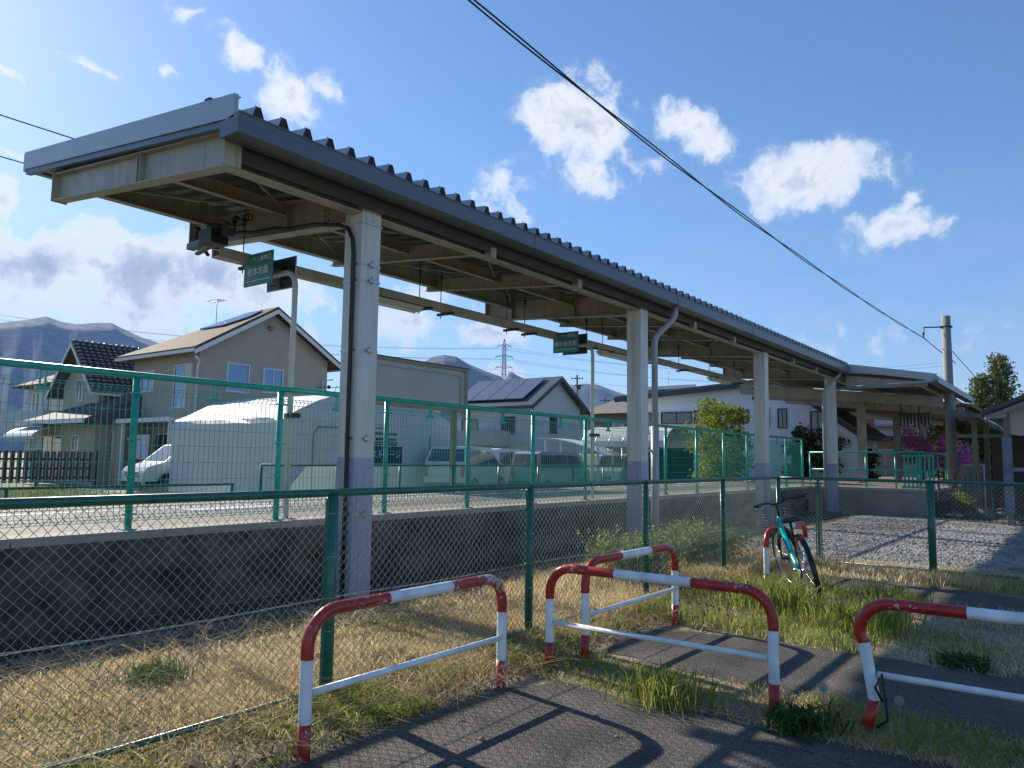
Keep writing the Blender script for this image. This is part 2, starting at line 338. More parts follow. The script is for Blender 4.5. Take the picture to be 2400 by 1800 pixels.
def fbm(x, y, s=1., seed=0):
    """cheap smooth noise in 0..1 for scattering"""
    v = np.zeros_like(np.asarray(x, float)); a = 1.; tot = 0
    g = np.random.RandomState(seed)
    for i in range(4):
        for j in range(3):
            th = g.rand()*6.28; ph = g.rand()*6.28; v = v+a*np.sin((x*np.cos(th)+y*np.sin(th))*s*2**i*(1+.3*g.rand())+ph)
        tot += a*3; a *= .6
    return .5+.5*v/tot*1.6

# ================================================================== THE SETTING
def sheet(name, pts, z, m, ext=None):
    b = MB(); b.add([(x, y, z) for x, y in pts], [tuple(range(len(pts)))]); o = b.build(name, m); kind(o, 'structure'); return o
def soil_mat(name, c1, c2, c3, scale):
    m = bpy.data.materials.new(name); m.use_nodes = True; t = m.node_tree; p = t.nodes['Principled BSDF']; p.inputs['Roughness'].default_value = .95
    tcn = t.nodes.new('ShaderNodeTexCoord')
    n1 = t.nodes.new('ShaderNodeTexNoise'); n1.inputs['Scale'].default_value = scale; n1.inputs['Detail'].default_value = 9; n1.inputs['Roughness'].default_value = .7
    n2 = t.nodes.new('ShaderNodeTexNoise'); n2.inputs['Scale'].default_value = scale*14; n2.inputs['Detail'].default_value = 6
    for n in (n1, n2): t.links.new(tcn.outputs['Object'], n.inputs[0])
    r = t.nodes.new('ShaderNodeValToRGB'); t.links.new(n1.outputs[0], r.inputs[0]); el = r.color_ramp.elements
    el[0].position = .35; el[0].color = (*c1, 1); el[1].position = .68; el[1].color = (*c3, 1); e = el.new(.52); e.color = (*c2, 1)
    mr = t.nodes.new('ShaderNodeMapRange'); t.links.new(n2.outputs[0], mr.inputs[0]); mr.inputs[1].default_value = .3; mr.inputs[2].default_value = .7; mr.inputs[3].default_value = .55; mr.inputs[4].default_value = 1.35
    mx = t.nodes.new('ShaderNodeMixRGB'); mx.blend_type = 'MULTIPLY'; mx.inputs[0].default_value = 1; t.links.new(r.outputs[0], mx.inputs[1]); t.links.new(mr.outputs[0], mx.inputs[2])
    t.links.new(mx.outputs[0], p.inputs['Base Color'])
    b = t.nodes.new('ShaderNodeBump'); b.inputs['Strength'].default_value = .7; b.inputs['Distance'].default_value = .02; t.links.new(n2.outputs[0], b.inputs['Height']); t.links.new(b.outputs[0], p.inputs['Normal'])
    return m
SOIL = soil_mat('dry_soil', (.10, .078, .052), (.27, .205, .13), (.42, .33, .21), 1.3)
GRASSG = soil_mat('far_grass_ground', (.05, .07, .02), (.12, .13, .045), (.22, .19, .09), .8)
def stone_mat(name, cols, scale, bump=.8, dist=.03):
    m = bpy.data.materials.new(name); m.use_nodes = True; t = m.node_tree; p = t.nodes['Principled BSDF']; p.inputs['Roughness'].default_value = .9
    tcn = t.nodes.new('ShaderNodeTexCoord'); v = t.nodes.new('ShaderNodeTexVoronoi'); v.inputs['Scale'].default_value = scale; t.links.new(tcn.outputs['Object'], v.inputs['Vector'])
    sp = t.nodes.new('ShaderNodeSeparateColor'); t.links.new(v.outputs['Color'], sp.inputs[0])
    r = t.nodes.new('ShaderNodeValToRGB'); t.links.new(sp.outputs[0], r.inputs[0]); el = r.color_ramp.elements
    el[0].color = (*cols[0], 1); el[1].color = (*cols[-1], 1)
    for i, c in enumerate(cols[1:-1], 1): e = el.new(i/(len(cols)-1)); e.color = (*c, 1)
    n = t.nodes.new('ShaderNodeTexNoise'); n.inputs['Scale'].default_value = .7; n.inputs['Detail'].default_value = 5; t.links.new(tcn.outputs['Object'], n.inputs[0])
    mr = t.nodes.new('ShaderNodeMapRange'); t.links.new(n.outputs[0], mr.inputs[0]); mr.inputs[1].default_value = .35; mr.inputs[2].default_value = .65; mr.inputs[3].default_value = .75; mr.inputs[4].default_value = 1.15
    mx = t.nodes.new('ShaderNodeMixRGB'); mx.blend_type = 'MULTIPLY'; mx.inputs[0].default_value = 1; t.links.new(r.outputs[0], mx.inputs[1]); t.links.new(mr.outputs[0], mx.inputs[2]); t.links.new(mx.outputs[0], p.inputs['Base Color'])
    b = t.nodes.new('ShaderNodeBump'); b.inputs['Strength'].default_value = bump; b.inputs['Distance'].default_value = dist; b.invert = True
    t.links.new(v.outputs['Distance'], b.inputs['Height']); t.links.new(b.outputs[0], p.inputs['Normal'])
    return m
GRAVEL = stone_mat('gravel_stone', ((.13, .125, .12), (.26, .25, .235), (.40, .385, .36)), 26)
GRAVSH = stone_mat('shade_dark_gravel', ((.028, .028, .027), (.06, .058, .052), (.11, .104, .096)), 22)  # darker gravel copy, the platform's shade put into its colour
def asphalt_mat():
    m = bpy.data.materials.new('asphalt'); m.use_nodes = True; t = m.node_tree; p = t.nodes['Principled BSDF']; p.inputs['Roughness'].default_value = .82; p.inputs['Specular IOR Level'].default_value = .3
    tcn = t.nodes.new('ShaderNodeTexCoord')
    def nz(s, d=6, rg=.6):
        n = t.nodes.new('ShaderNodeTexNoise'); n.inputs['Scale'].default_value = s; n.inputs['Detail'].default_value = d; n.inputs['Roughness'].default_value = rg; t.links.new(tcn.outputs['Object'], n.inputs[0]); return n.outputs[0]
    v = t.nodes.new('ShaderNodeTexVoronoi'); v.inputs['Scale'].default_value = 150; t.links.new(tcn.outputs['Object'], v.inputs['Vector'])
    sp = t.nodes.new('ShaderNodeSeparateColor'); t.links.new(v.outputs['Color'], sp.inputs[0])
    r = t.nodes.new('ShaderNodeValToRGB'); t.links.new(sp.outputs[0], r.inputs[0]); el = r.color_ramp.elements
    el[0].color = (.050, .044, .039, 1); el[1].color = (.25, .22, .19, 1); e = el.new(.6); e.color = (.105, .093, .080, 1); e = el.new(.9); e.color = (.135, .12, .104, 1)
    mr = t.nodes.new('ShaderNodeMapRange'); t.links.new(nz(1.7, 6, .6), mr.inputs[0]); mr.inputs[1].default_value = .3; mr.inputs[2].default_value = .7; mr.inputs[3].default_value = .6; mr.inputs[4].default_value = 1.35
    mx = t.nodes.new('ShaderNodeMixRGB'); mx.blend_type = 'MULTIPLY'; mx.inputs[0].default_value = 1; t.links.new(r.outputs[0], mx.inputs[1]); t.links.new(mr.outputs[0], mx.inputs[2])
    # a few hairline cracks
    w = t.nodes.new('ShaderNodeTexVoronoi'); w.feature = 'DISTANCE_TO_EDGE'; w.inputs['Scale'].default_value = .9
    ad = t.nodes.new('ShaderNodeVectorMath'); ad.operation = 'MULTIPLY_ADD'; nn = t.nodes.new('ShaderNodeTexNoise'); nn.inputs['Scale'].default_value = 3; nn.inputs['Detail'].default_value = 6; t.links.new(tcn.outputs['Object'], nn.inputs[0])
    t.links.new(nn.outputs['Color'], ad.inputs[0]); ad.inputs[1].default_value = (.35, .35, .35); t.links.new(tcn.outputs['Object'], ad.inputs[2]); t.links.new(ad.outputs[0], w.inputs['Vector'])
    cr = t.nodes.new('ShaderNodeMapRange'); t.links.new(w.outputs['Distance'], cr.inputs[0]); cr.inputs[1].default_value = 0; cr.inputs[2].default_value = .007; cr.inputs[3].default_value = .35; cr.inputs[4].default_value = 1
    m2 = t.nodes.new('ShaderNodeMixRGB'); m2.blend_type = 'MULTIPLY'; m2.inputs[0].default_value = 1; t.links.new(mx.outputs[0], m2.inputs[1]); t.links.new(cr.outputs[0], m2.inputs[2])
    t.links.new(m2.outputs[0], p.inputs['Base Color'])
    b = t.nodes.new('ShaderNodeBump'); b.inputs['Strength'].default_value = .9; b.inputs['Distance'].default_value = .006; b.invert = True; t.links.new(v.outputs['Distance'], b.inputs['Height']); t.links.new(b.outputs[0], p.inputs['Normal'])
    return m
ASPH = asphalt_mat()

def jag(pts, step=.12, amp=.04, seed=3):
    """outline with a crumbled edge"""
    g = random.Random(seed); out = []
    for i, p in enumerate(pts):
        q = pts[(i+1) % len(pts)]; d = math.dist(p, q); n = max(1, min(int(d/step), 300))
        for k in range(n):
            f = k/n; out.append((p[0]+(q[0]-p[0])*f+g.uniform(-amp, amp)*(k > 0), p[1]+(q[1]-p[1])*f+g.uniform(-amp, amp)*(k > 0)))
    return out
b = MB(); b.add([(-9000, -3000, 0), (3000, -3000, 0), (3000, 9000, 0), (-9000, 9000, 0)], [(0, 1, 2, 3)]); ground = kind(b.build('ground', SOIL), 'structure')
sheet('asphalt_path', jag([(-3.0, -2), (3.5, -2), (3.5, 4.35), (-1.2, 4.12), (-2.72, 4.12), (-2.98, 3.7), (-3.1, 2.6), (-3.15, 1.6)]), .004, ASPH)
sheet('asphalt_path', jag([(-2.82, 4.95), (-1.0, 4.72), (3.5, 4.75), (3.5, 6.0), (-.3, 6.05), (-1.3, 6.12), (-2.1, 6.1), (-3.0, 5.9), (-3.05, 5.3)], seed=5), .004, ASPH)
sheet('asphalt_path', jag([(-2.36, 8.75), (-1.58, 8.5), (-.4, 8.1), (4, 7.9), (4, 9.6), (-.6, 9.72), (-2.3, 10.25), (-2.75, 10.1)], seed=7), .004, ASPH)
sheet('gravel_yard', jag([(-4.7, 11.35), (-2.2, 11.0), (6, 10.6), (6, 24), (-3.2, 24), (-3.2, 22.85), (-5.0, 22.85)], .3, .12, 9), .005, GRAVEL)
sheet('gravel_strip', jag([(-6.5, -2), (-5.3, -2), (-5.25, 3), (-5.2, 8), (-5.1, 11.4), (-5.0, 22.8), (-6.5, 22.8)], .25, .08, 11), .005, GRAVSH)
sheet('far_grass', [(-60, -20), (-13.6, -20), (-13.6, 60), (-60, 60)], .004, GRASSG)
b = MB(); b.add([(-18.8, 9.6, .012), (-13.7, 9.6, .012), (-13.7, 34, .012), (-33, 34, .012), (-33, 26.5, .012), (-18.8, 13.5, .012)], [(0, 1, 2, 3, 4, 5)]); kind(b.build('parking_ground', mat('pale_gravel_lot', (.30, .27, .24), .9, var=.3, scale=6, bump=.4)), 'structure')
b = MB(); b.add([(-33, 14.9, .012), (-19, 14.9, .012), (-19, 13.9, .012), (-33, 13.2, .012)], [(0, 3, 2, 1)]); kind(b.build('driveway', mat('driveway_concrete', (.34, .33, .31), .9, var=.2, scale=3)), 'structure')
# trackside gutter of concrete
b = MB(); g = random.Random(4)
for i in range(38): b.box(-5.63, -5.52, -1+i*.62, -1+i*.62+.605, 0, .05+g.uniform(-.006, .006)); b.box(-5.40, -5.33, -1+i*.62, -1+i*.62+.605, 0, .03)
kind(b.build('trackside_gutter', CONC), 'structure')
# railway beyond the platform
b = MB(); b.prism([(-13.1, -40, 0), (-12.6, -40, .14), (-10.2, -40, .14), (-9.9, -40, 0)], (0, 0, 0), (0, 140, 0)); kind(b.build('railway_ballast', GRAVSH), 'structure')
for X, w in ((-12.0, 'farther'), (-10.93, 'nearer')):
    b = MB(); b.box(X-.035, X+.035, -40, 100, .26, .30); b.box(X-.01, X+.01, -40, 100, .17, .26); b.box(X-.06, X+.06, -40, 100, .14, .17)
    tag(b.build('rail', mat('rail_steel', (.12, .09, .075), .5, metal=.6, var=.3, scale=20), org=(X, 0, .14)), '%s steel rail of the railway track behind the platform' % w, 'rail', 'railway rails')

# ------------------------------------------------------------------ platform
pl = thing('platform', 'long grey concrete railway platform with weathered stone base', 'platform', (-8, 10, 0))
b = MB(); b.box(-9.7, -6.62, -30, 22.86, .36, .70); b.box(-9.7, -3.38, 22.9, 70, .36, .70)
b.build('deck', CONC, pl)
b = MB(); y = -30.
g = random.Random(8)
while y < 22.9:
    y2 = min(y+1.2, 22.9); b.box(-6.75, -6.47-g.uniform(0, .008), y, y2-.012, .665, .735); y = y2
b.box(-6.75, -3.3, 22.83, 23.1, .66, .735); b.box(-3.6, -3.3, 23.1, 70, .66, .735); b.box(-9.75, -9.45, -30, 70, .66, .735)
b.build('coping', CONCL, pl)
b = MB(); b.box(-9.45, -6.75, -30, 23.1, .70, .728); b.box(-9.45, -3.6, 23.1, 70, .70, .727); b.build('surface', mat('platform_paving', (.20, .175, .155), .85, var=.3, scale=4, bump=.3), pl)
b = MB(); b.box(-6.95, -6.62, -30, 22.8, -.02, .36); b.box(-3.6, -3.42, 23.2, 70, -.02, .36); b.box(-9.6, -6.95, -30, 60, -.02, .36)
b.build('core', CONCD, pl)
# weathered face: render at the top, spalled rubble below with hollows
gy = np.arange(-6, 22.86, .06); gz = np.linspace(-.03, .665, 16); Y, Z = np.meshgrid(gy, gz, indexing='ij')
edge = .40+.10*(fbm(Y, Z*0, 1.1, 71)-.5)*2+.04*(fbm(Y, Z, 5, 72)-.5); low = 1/(1+np.exp((Z-edge)*45))
rough = fbm(Y*1.0, Z*2.2, 4.2, 73); rough2 = fbm(Y, Z*1.6, 14, 74)
X = -6.487-low*(.015+.10*np.clip(rough, 0, 1)**1.5)-.012*rough2*low-.004*fbm(Y, Z, 3, 75)
slot = (np.abs(Y-1.87) < .06) | (np.abs(Y-8.4) < .05) | (np.abs(Y-14.9) < .05); X = np.where(slot, X-.14, X)
nn = len(gz); b = MB(); b.add(np.stack([X, Y, Z], -1).reshape(-1, 3).tolist(), [(i*nn+j, (i+1)*nn+j, (i+1)*nn+j+1, i*nn+j+1) for i in range(len(gy)-1) for j in range(nn-1)], True)
m = mat('stained_face', (.135, .125, .105), .92, col2=(.035, .035, .03), scale=2.0, lo=.38, hi=.62, bump=.6, bscale=30, stretch=(1, 1, 1.6))
b.build('stained_face', m, pl)
b = MB(); b.box(-6.48, -3.39, 22.88, 23.1, -.02, .655); b.build('end_wall', mat('end_wall_concrete', (.27, .25, .225), .9, var=.35, scale=1.2, bump=.3, bscale=40), pl)
for i, (x0, x1, y0, y1) in enumerate(((-9.05, -8.95, -20, 22), (-8.78, -8.42, 5.0, 6.3), (-8.95, -8.78, 12.5, 13.8))):
    b = MB(); b.box(x0, x1, y0, y1, .728, .732+.001*i); b.build('painted_line' if i == 0 else 'white_mark', WHITE, pl)

# ------------------------------------------------------------------ canopy over the platform
def roofz(x): return 4.13+(-5.35-x)*.117
CY = [5.0, 10.93, 16.83, 22.65]
cn = thing('platform_canopy', 'long grey sheet metal platform canopy on four cream columns with lilac feet', 'canopy', (-5.78, 5.1, 0))
for i, y in enumerate(CY):
    c = MB(); x0, x1 = -5.9, -5.65
    c.box(x0, x1, y, y+.25, 1.375, 4.03)
    col = c.build('column', COLP, cn)
    f = MB(); f.box(x0-.0015, x1+.0015, y-.0015, y+.2515, -.05, 1.375); f.build('painted_foot', LILAC, col)
    k = MB()
    for s in ((x0-.012, x1+.012, y-.012, y, 3.70, 3.712), (x0-.012, x1+.012, y+.25, y+.262, 3.70, 3.712), (x1, x1+.012, y, y+.25, 3.70, 3.712), (x0-.012, x0, y, y+.25, 3.70, 3.712)): k.box(*s)
    k.build('collar', COLP, col)
    if i == 0:
        for z in (3.28, 3.12, 2.42, 1.55, .82):
            k = MB(); k.box(x0-.006, x1+.006, y-.006, y+.256, z, z+.022)
            k.bar((x1+.012, y+.10, z+.011), (x1+.012, y+.17, z+.011), .03, .03); k.tube([(x1+.02, y+.13, z-.025), (x1+.02, y+.13, z+.05)], .006, 6)
            k.build('steel_band', GALV, col)
    if i == 3:
        k = MB(); k.box(x0-.08, x1+.08, y-.08, y+.33, -.02, .05); k.build('footing', CONC, col)
SL = .105
for i, y in enumerate(CY):                     # main cantilever beams
    m = MB(); z0 = 3.905; yc = y+.125
    m.ibeam((-5.65, yc, z0), (-8.9, yc, z0+.225), .16, .33)
    for x in (-6.95, -8.3): zz = z0+(-5.65-x)*.0692; m.box(x-.006, x+.006, yc-.075, yc+.075, zz-.145, zz+.145)
    m.box(-8.91, -8.895, yc-.085, yc+.085, z0+.225-.167, z0+.225+.168)
    for dx in (0, .07):
        for dz in (-.09, -.03, .03, .09):
            for s in (-1, 1): m.box(-6.33-dx, -6.30-dx, yc+s*.006, yc+s*.02, 3.95+dz, 3.975+dz)
    m.build('main_beam', STEEL, cn)
sec = [7.0, 8.95, 12.9, 14.85, 18.75, 20.7]
for y in sec:
    m = MB(); m.ibeam((-5.75, y, 3.93), (-8.5, y, 3.93+.25), .09, .19, .01, .007); m.bar((-5.62, y-.05, 3.84), (-5.62, y+.05, 3.84), .11, .12); m.build('cross_beam', STEEL, cn)
m = MB(); m.ibeam((-5.56, 3.48, 3.905), (-8.82, 3.48, 4.25), .13, .30)
for x in (-6.98, -7.03): zz = 3.905+(-5.56-x)*.1058; m.box(x-.005, x+.005, 3.42, 3.54, zz-.14, zz+.28)
m.box(-8.835, -8.82, 3.40, 3.56, 4.09, 4.42); m.box(-5.56, -5.545, 3.40, 3.56, 3.76, 4.06)
m.build('end_beam', STEEL, cn)
for nm, X, z, w, h, y0, y1 in (('edge_beam', -5.73, 3.925, .14, .25, 3.50, 22.95), ('purlin_beam', -7.0, 4.10, .07, .14, 3.5, 22.9), ('edge_beam', -8.32, 4.24, .10, .25, 3.5, 22.9)):
    m = MB(); m.ibeam((X, y0, z), (X, y1, z), w, h, .012, .008); m.build(nm, STEEL, cn)
for X in (-6.35, -7.65, -9.1):
    m = MB(); z = roofz(X)-.045; m.bar((X, 3.42, z), (X, 22.92, z), .05, .07); m.build('roof_purlin', STEEL, cn)
ys = [3.55]+[5.2]+[7.0, 8.95, 11.1, 12.9, 14.85, 17.0, 18.75, 20.7, 22.6]
for i in range(len(ys)-1):
    a, c2 = ys[i], ys[i+1]
    for xa, xb in ((-5.8, -7.0), (-7.0, -8.3)):
        if (i % 2) ^ (xa == -7.0): xa, xb = xb, xa
        za = 3.95+(-5.8-xa)*.105; zb = 3.95+(-5.8-xb)*.105; m = MB(); m.tube([(xa, a+.1, za), (xb, c2-.1, zb)], .009, 6)
        p = Vector((xa, a+.1, za)).lerp(Vector((xb, c2-.1, zb)), .45); q = Vector((xa, a+.1, za)).lerp(Vector((xb, c2-.1, zb)), .53); m.tube([p, q], .018, 6); m.build('brace_rod', STEEL, cn)
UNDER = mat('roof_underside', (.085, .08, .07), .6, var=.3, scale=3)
# ribbed roof sheet
def ribbed(b, x0, x1, z0, z1, ya, yb, pitch=.25, h=.105, bw=.125, tw=.045):
    n = int((yb-ya)/pitch); prof = []
    for i in range(n):
        y = ya+i*pitch; prof += [(y, 0), (y+(pitch-bw)/2+.0, 0), (y+(pitch-tw)/2, h), (y+(pitch+tw)/2, h), (y+(pitch+bw)/2, 0)]
    prof.append((yb, 0))
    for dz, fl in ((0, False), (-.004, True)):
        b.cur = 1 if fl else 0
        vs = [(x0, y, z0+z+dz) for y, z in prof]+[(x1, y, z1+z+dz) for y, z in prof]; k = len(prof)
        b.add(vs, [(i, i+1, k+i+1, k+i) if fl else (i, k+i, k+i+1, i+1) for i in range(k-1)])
    return prof
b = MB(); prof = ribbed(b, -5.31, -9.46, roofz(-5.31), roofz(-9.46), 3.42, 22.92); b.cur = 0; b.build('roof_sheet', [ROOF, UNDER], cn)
b = MB()
for i in range(78):
    y = 3.42+i*.25+.125
    if y < 22.85:
        for X, e in ((-5.325, 0), (-9.44, 0)): z = roofz(X); b.prism([(X, y-.0585, z+.002), (X, y+.0585, z+.002), (X, y+.019, z+.1), (X, y-.019, z+.1)], (0, 0, 0), (.01, 0, 0))
        b.tube([(-5.36, y, roofz(-5.36)+.1), (-5.36, y, roofz(-5.36)+.125)], .006, 5)
b.build('rib_closure', CAPD, cn)
def slant(b, x0, x1, y0, y1, zb0, zt0, zb1, zt1): b.prism([(x0, y0, zb0), (x1, y0, zb1), (x1, y0, zt1), (x0, y0, zt0)], (0, 0, 0), (0, y1-y0, 0))
b = MB(); slant(b, -5.35, -9.47, 3.345, 3.385, 4.085, 4.285, 4.567, 4.767); b.bar((-5.37, 3.40, 4.280), (-9.46, 3.40, 4.758), .04, .01); b.build('end_fascia', FASC, cn)
b = MB(); slant(b, -5.40, -9.45, 3.36, 3.415, 4.03, 4.083, 4.51, 4.565); b.build('drip_trim', GUT, cn)
b = MB(); b.box(-9.50, -9.47, 3.35, 22.93, 4.57, 4.76); b.box(-9.50, -9.42, 3.352, 22.93, 4.55, 4.568); b.build('rear_fascia', FASC, cn)
b = MB(); b.box(-5.60, -5.585, 3.52, 22.9, 3.835, 4.06); b.build('web_shade_board', mat('web_shade_dark', (.055, .052, .045), .6, var=.2, scale=2), cn)  # added dark board, stands in for the shade on the edge beam web
b = MB()                                        # box gutter along the low edge
b.box(-5.30, -5.285, 3.36, 22.95, 3.955, 4.115); b.box(-5.52, -5.30, 3.36, 22.95, 3.955, 3.967); b.box(-5.535, -5.52, 3.36, 22.95, 3.955, 4.10)
b.prism([(-5.535, 3.345, 3.95), (-5.28, 3.345, 3.95), (-5.28, 3.345, 4.115), (-5.535, 3.345, 4.085)], (0, 0, 0), (0, .014, 0))
b.tube([(-5.287, 3.35, 4.12), (-5.287, 22.95, 4.12)], .011, 6)
for y in (7.45, 11.55, 15.1, 18.95): b.box(-5.283, -5.279, y, y+.09, 3.95, 4.112)
b.build('gutter', GUT, cn)
b = MB(); b.tube([(-5.41, 11.7, 3.97), (-5.41, 11.7, 3.82), (-5.45, 11.66, 3.72), (-5.56, 11.47, 3.52), (-5.62, 11.40, 3.42), (-5.63, 11.38, 3.3), (-5.63, 11.38, 1.8)], .052, 12)
b.tube([(-5.63, 11.38, 1.95), (-5.63, 11.38, 0)], .066, 12)
for z in (3.0, 2.0, 1.55): b.bar((-5.70, 11.15, z), (-5.63, 11.40, z), .02, .03)
b.build('downpipe', mat('grey_plastic_pipe', (.34, .36, .40), .4, var=.08, scale=4), cn)
b = MB(); b.tube([(-5.45, 22.6, 3.9), (-5.7, 22.62, 3.7), (-5.93, 22.60, 3.4), (-5.935, 22.60, 0)], .04, 10); b.build('downpipe', mat('grey_plastic_pipe', (.34, .36, .40)), cn)
b = MB(); b.box(-5.92, -5.84, 3.42, 3.48, 4.36, 4.42); b.box(-5.86, -5.78, 3.43, 3.46, 4.34, 4.38); b.build('ridge_clip', CAPD, cn)

# black power cable that runs along the beam and down the first column
b = MB(); pts = [(-8.15, 4.86, 3.72), (-8.25, 4.84, 3.82), (-8.2, 4.82, 3.95), (-8.0, 4.84, 3.97)]
for k in range(9): t = k/8; pts.append((-7.8+t*1.75, 4.90, 3.92-t*.19+.012*math.sin(k*2.1)))
pts += [(-5.93, 4.95, 3.71), (-5.82, 4.965, 3.66), (-5.755, 4.97, 3.55), (-5.735, 4.972, 3.40), (-5.733, 4.972, 3.0), (-5.735, 4.972, 2.0), (-5.73, 4.972, 1.0), (-5.73, 4.972, .02)]
b.tube(pts, .022, 8); b.build('x', DARK)
o = bpy.data.objects['x']; o.name = 'power_cable'; o.location = (0, 0, 0); tag(o, 'thick black cable strapped down the nearest canopy column', 'cable')
# cable tray hung under the canopy
tr = thing('cable_tray', 'long cream cable tray hung on rods under the canopy roof', 'cable tray', (-7.4, 12, 3.6))
b = MB(); b.box(-7.47, -7.33, 4.5, 22.3, 3.50, 3.515); b.box(-7.475, -7.465, 4.5, 22.3, 3.50, 3.60); b.box(-7.335, -7.325, 4.5, 22.3, 3.50, 3.60); b.build('channel', STEEL, tr)
b = MB(); b.box(-7.46, -7.34, 4.48, 22.25, 3.60, 3.612); b.build('lid', mat('tray_lid', (.13, .13, .115), .5, var=.2, scale=8), tr)
for y in (4.9, 7.75, 8.2, 9.8, 10.3, 12.3, 12.9, 14.8, 16.4, 18.2, 19.9, 21.4):
    b = MB(); b.tube([(-7.50, y, 3.42), (-7.50, y, 4.18)], .007, 6); b.tube([(-7.50, y, 3.98), (-7.50, y, 4.06)], .02, 6); b.box(-7.56, -7.25, y-.02, y+.02, 3.46, 3.495); b.build('hanger', DARK, tr)
def lamp(y, lab):
    o = thing('fluorescent_light', lab, 'light fixture', (-7.4, y, 3.5), 'fluorescent lights under the canopy tray')
    b = MB(); b.prism([(-7.48, y-.6, 3.48), (-7.32, y-.6, 3.48), (-7.35, y-.6, 3.42), (-7.45, y-.6, 3.42)], (0, 0, 0), (0, 1.25, 0)); b.build('housing', mat('lamp_housing', (.45, .43, .37), .45, var=.05, scale=5), o)
    b = MB(); b.tube([(-7.44, y-.55, 3.405), (-7.44, y+.6, 3.405)], .013, 8); b.tube([(-7.36, y-.55, 3.405), (-7.36, y+.6, 3.405)], .013, 8); b.build('tube_lamp', WHITE, o)
lamp(7.0, 'unlit fluorescent light under the tray just right of the nearest column')
lamp(13.2, 'unlit fluorescent light under the tray between the second sign and the second column')
lamp(18.6, 'unlit fluorescent light under the tray in front of the white house')
jb = thing('junction_box', 'black electrical box with coiled cables above the nearer green sign', 'junction box', (-7.55, 4.62, 3.6))
b = MB(); b.box(-7.70, -7.46, 4.47, 4.68, 3.68, 3.84); b.build('case', DARK, jb)
b = MB(); b.bar((-8.3, 4.72, 3.80), (-7.3, 4.6, 3.78), .09, .07); b.bar((-8.15, 4.72, 3.70), (-7.5, 4.6, 3.72), .05, .03); b.build('bracket', mat('dull_dark_metal', (.06, .065, .07), .45, metal=.3), jb)
g = random.Random(12)
for k in range(5):
    b = MB(); c = Vector((-7.75+.16*k, 4.66, 3.90)); pts = [c+Vector((.07*math.cos(t*.7+k), .04*math.sin(t*1.1+k), .055*math.sin(t*.7)+g.uniform(-.008, .008))) for t in range(14)]; b.tube(pts, .008, 5); b.build('cable_loop', DARK, jb)
for x in (-8.1, -7.85, -7.35): b = MB(); b.tube([(x, 4.68, 3.8), (x, 4.68, 4.0)], .016, 6); b.tube([(x-.05, 4.68, 3.97), (x+.05, 4.68, 3.97)], .02, 6); b.build('clamp', DARK, jb)

# ------------------------------------------------------------------ green direction signs on bent poles
SIGNG = mat('sign_green', (.02, .19, .17), .45, var=.12, scale=4); SIGNB = mat('sign_back', (.05, .06, .06), .5, metal=.3)
SIGNW = mat('sign_lettering', (.70, .74, .70), .5)
TX = Matrix(((1, 0, 0, 0), (0, 0, -1, 0), (0, 1, 0, 0), (0, 0, 0, 1)))       # text x -> +X, text y -> +Z, faces -Y
def signpost(y, lines, lab, dy=0):
    o = thing('direction_sign', lab, 'sign', (-6.7, y, .735), 'green train door signs on the platform')
    b = MB(); pts = [(-6.7, y, .735), (-6.7, y, 3.2)]+[(-6.7-.16*(1-math.cos(t)), y, 3.2+.16*math.sin(t)) for t in (.4, .8, 1.2, 1.57)]+[(-7.42, y, 3.36)]
    b.tube(pts, .03, 12); b.box(-6.78, -6.62, y-.08, y+.08, .735, .745); b.build('pole', mat('sign_pole_paint', (.50, .52, .50), .4, var=.1, scale=5), o)
    for s, yy in ((0, y-.16), (1, y+.14)):
        b = MB(); b.box(-7.40, -6.90, yy, yy+.012, 3.24, 3.585)
        pn = b.build('sign_panel', SIGNG if s == 0 else SIGNB, o); f = MB()
        f.box(-7.405, -6.895, yy-.001, yy+.014, 3.235, 3.242); f.box(-7.405, -6.895, yy-.001, yy+.014, 3.583, 3.590)
        f.box(-7.405, -7.398, yy-.001, yy+.014, 3.242, 3.583); f.box(-6.902, -6.895, yy-.001, yy+.014, 3.242, 3.583); f.build('edge_trim', GALV if s else SIGNG, pn)
        if s == 1:
            f = MB(); f.box(-7.38, -6.92, yy-.02, yy-.001, 3.30, 3.33); f.box(-7.38, -6.92, yy-.02, yy-.001, 3.49, 3.52); f.box(-7.2, -7.12, yy-.03, yy-.02, 3.25, 3.57); f.build('stiffener', SIGNB, pn)
    b = MB(); b.box(-7.38, -6.92, y-.161-.0015, y-.161, 3.285, 3.291); b.build('sign_line', SIGNW, o)
    textobj(lines[0], .066, SIGNW, Matrix.Translation((-7.15, y-.163, 3.52)) @ TX, 'lettering', o, .002)
    textobj(lines[1], .098, SIGNW, Matrix.Translation((-7.15, y-.163, 3.385)) @ TX, 'lettering', o, .002, sx=.95)
    b = MB(); b.box(-6.74, -6.58, y-.045, y+.045, 1.78, 1.83); b.box(-6.74, -6.58, y-.045, y+.045, .98, 1.02); b.build('clamp', DARK, o)
    return o
signpost(5.02, ('ワンマン乗車口', '松本方面'), 'nearer green and white sign on a bent cream pole beside the nearest column')
signpost(11.19, ('ワンマン乗車口', '南小谷方面'), 'farther green and white sign on a bent cream pole left of the second column')

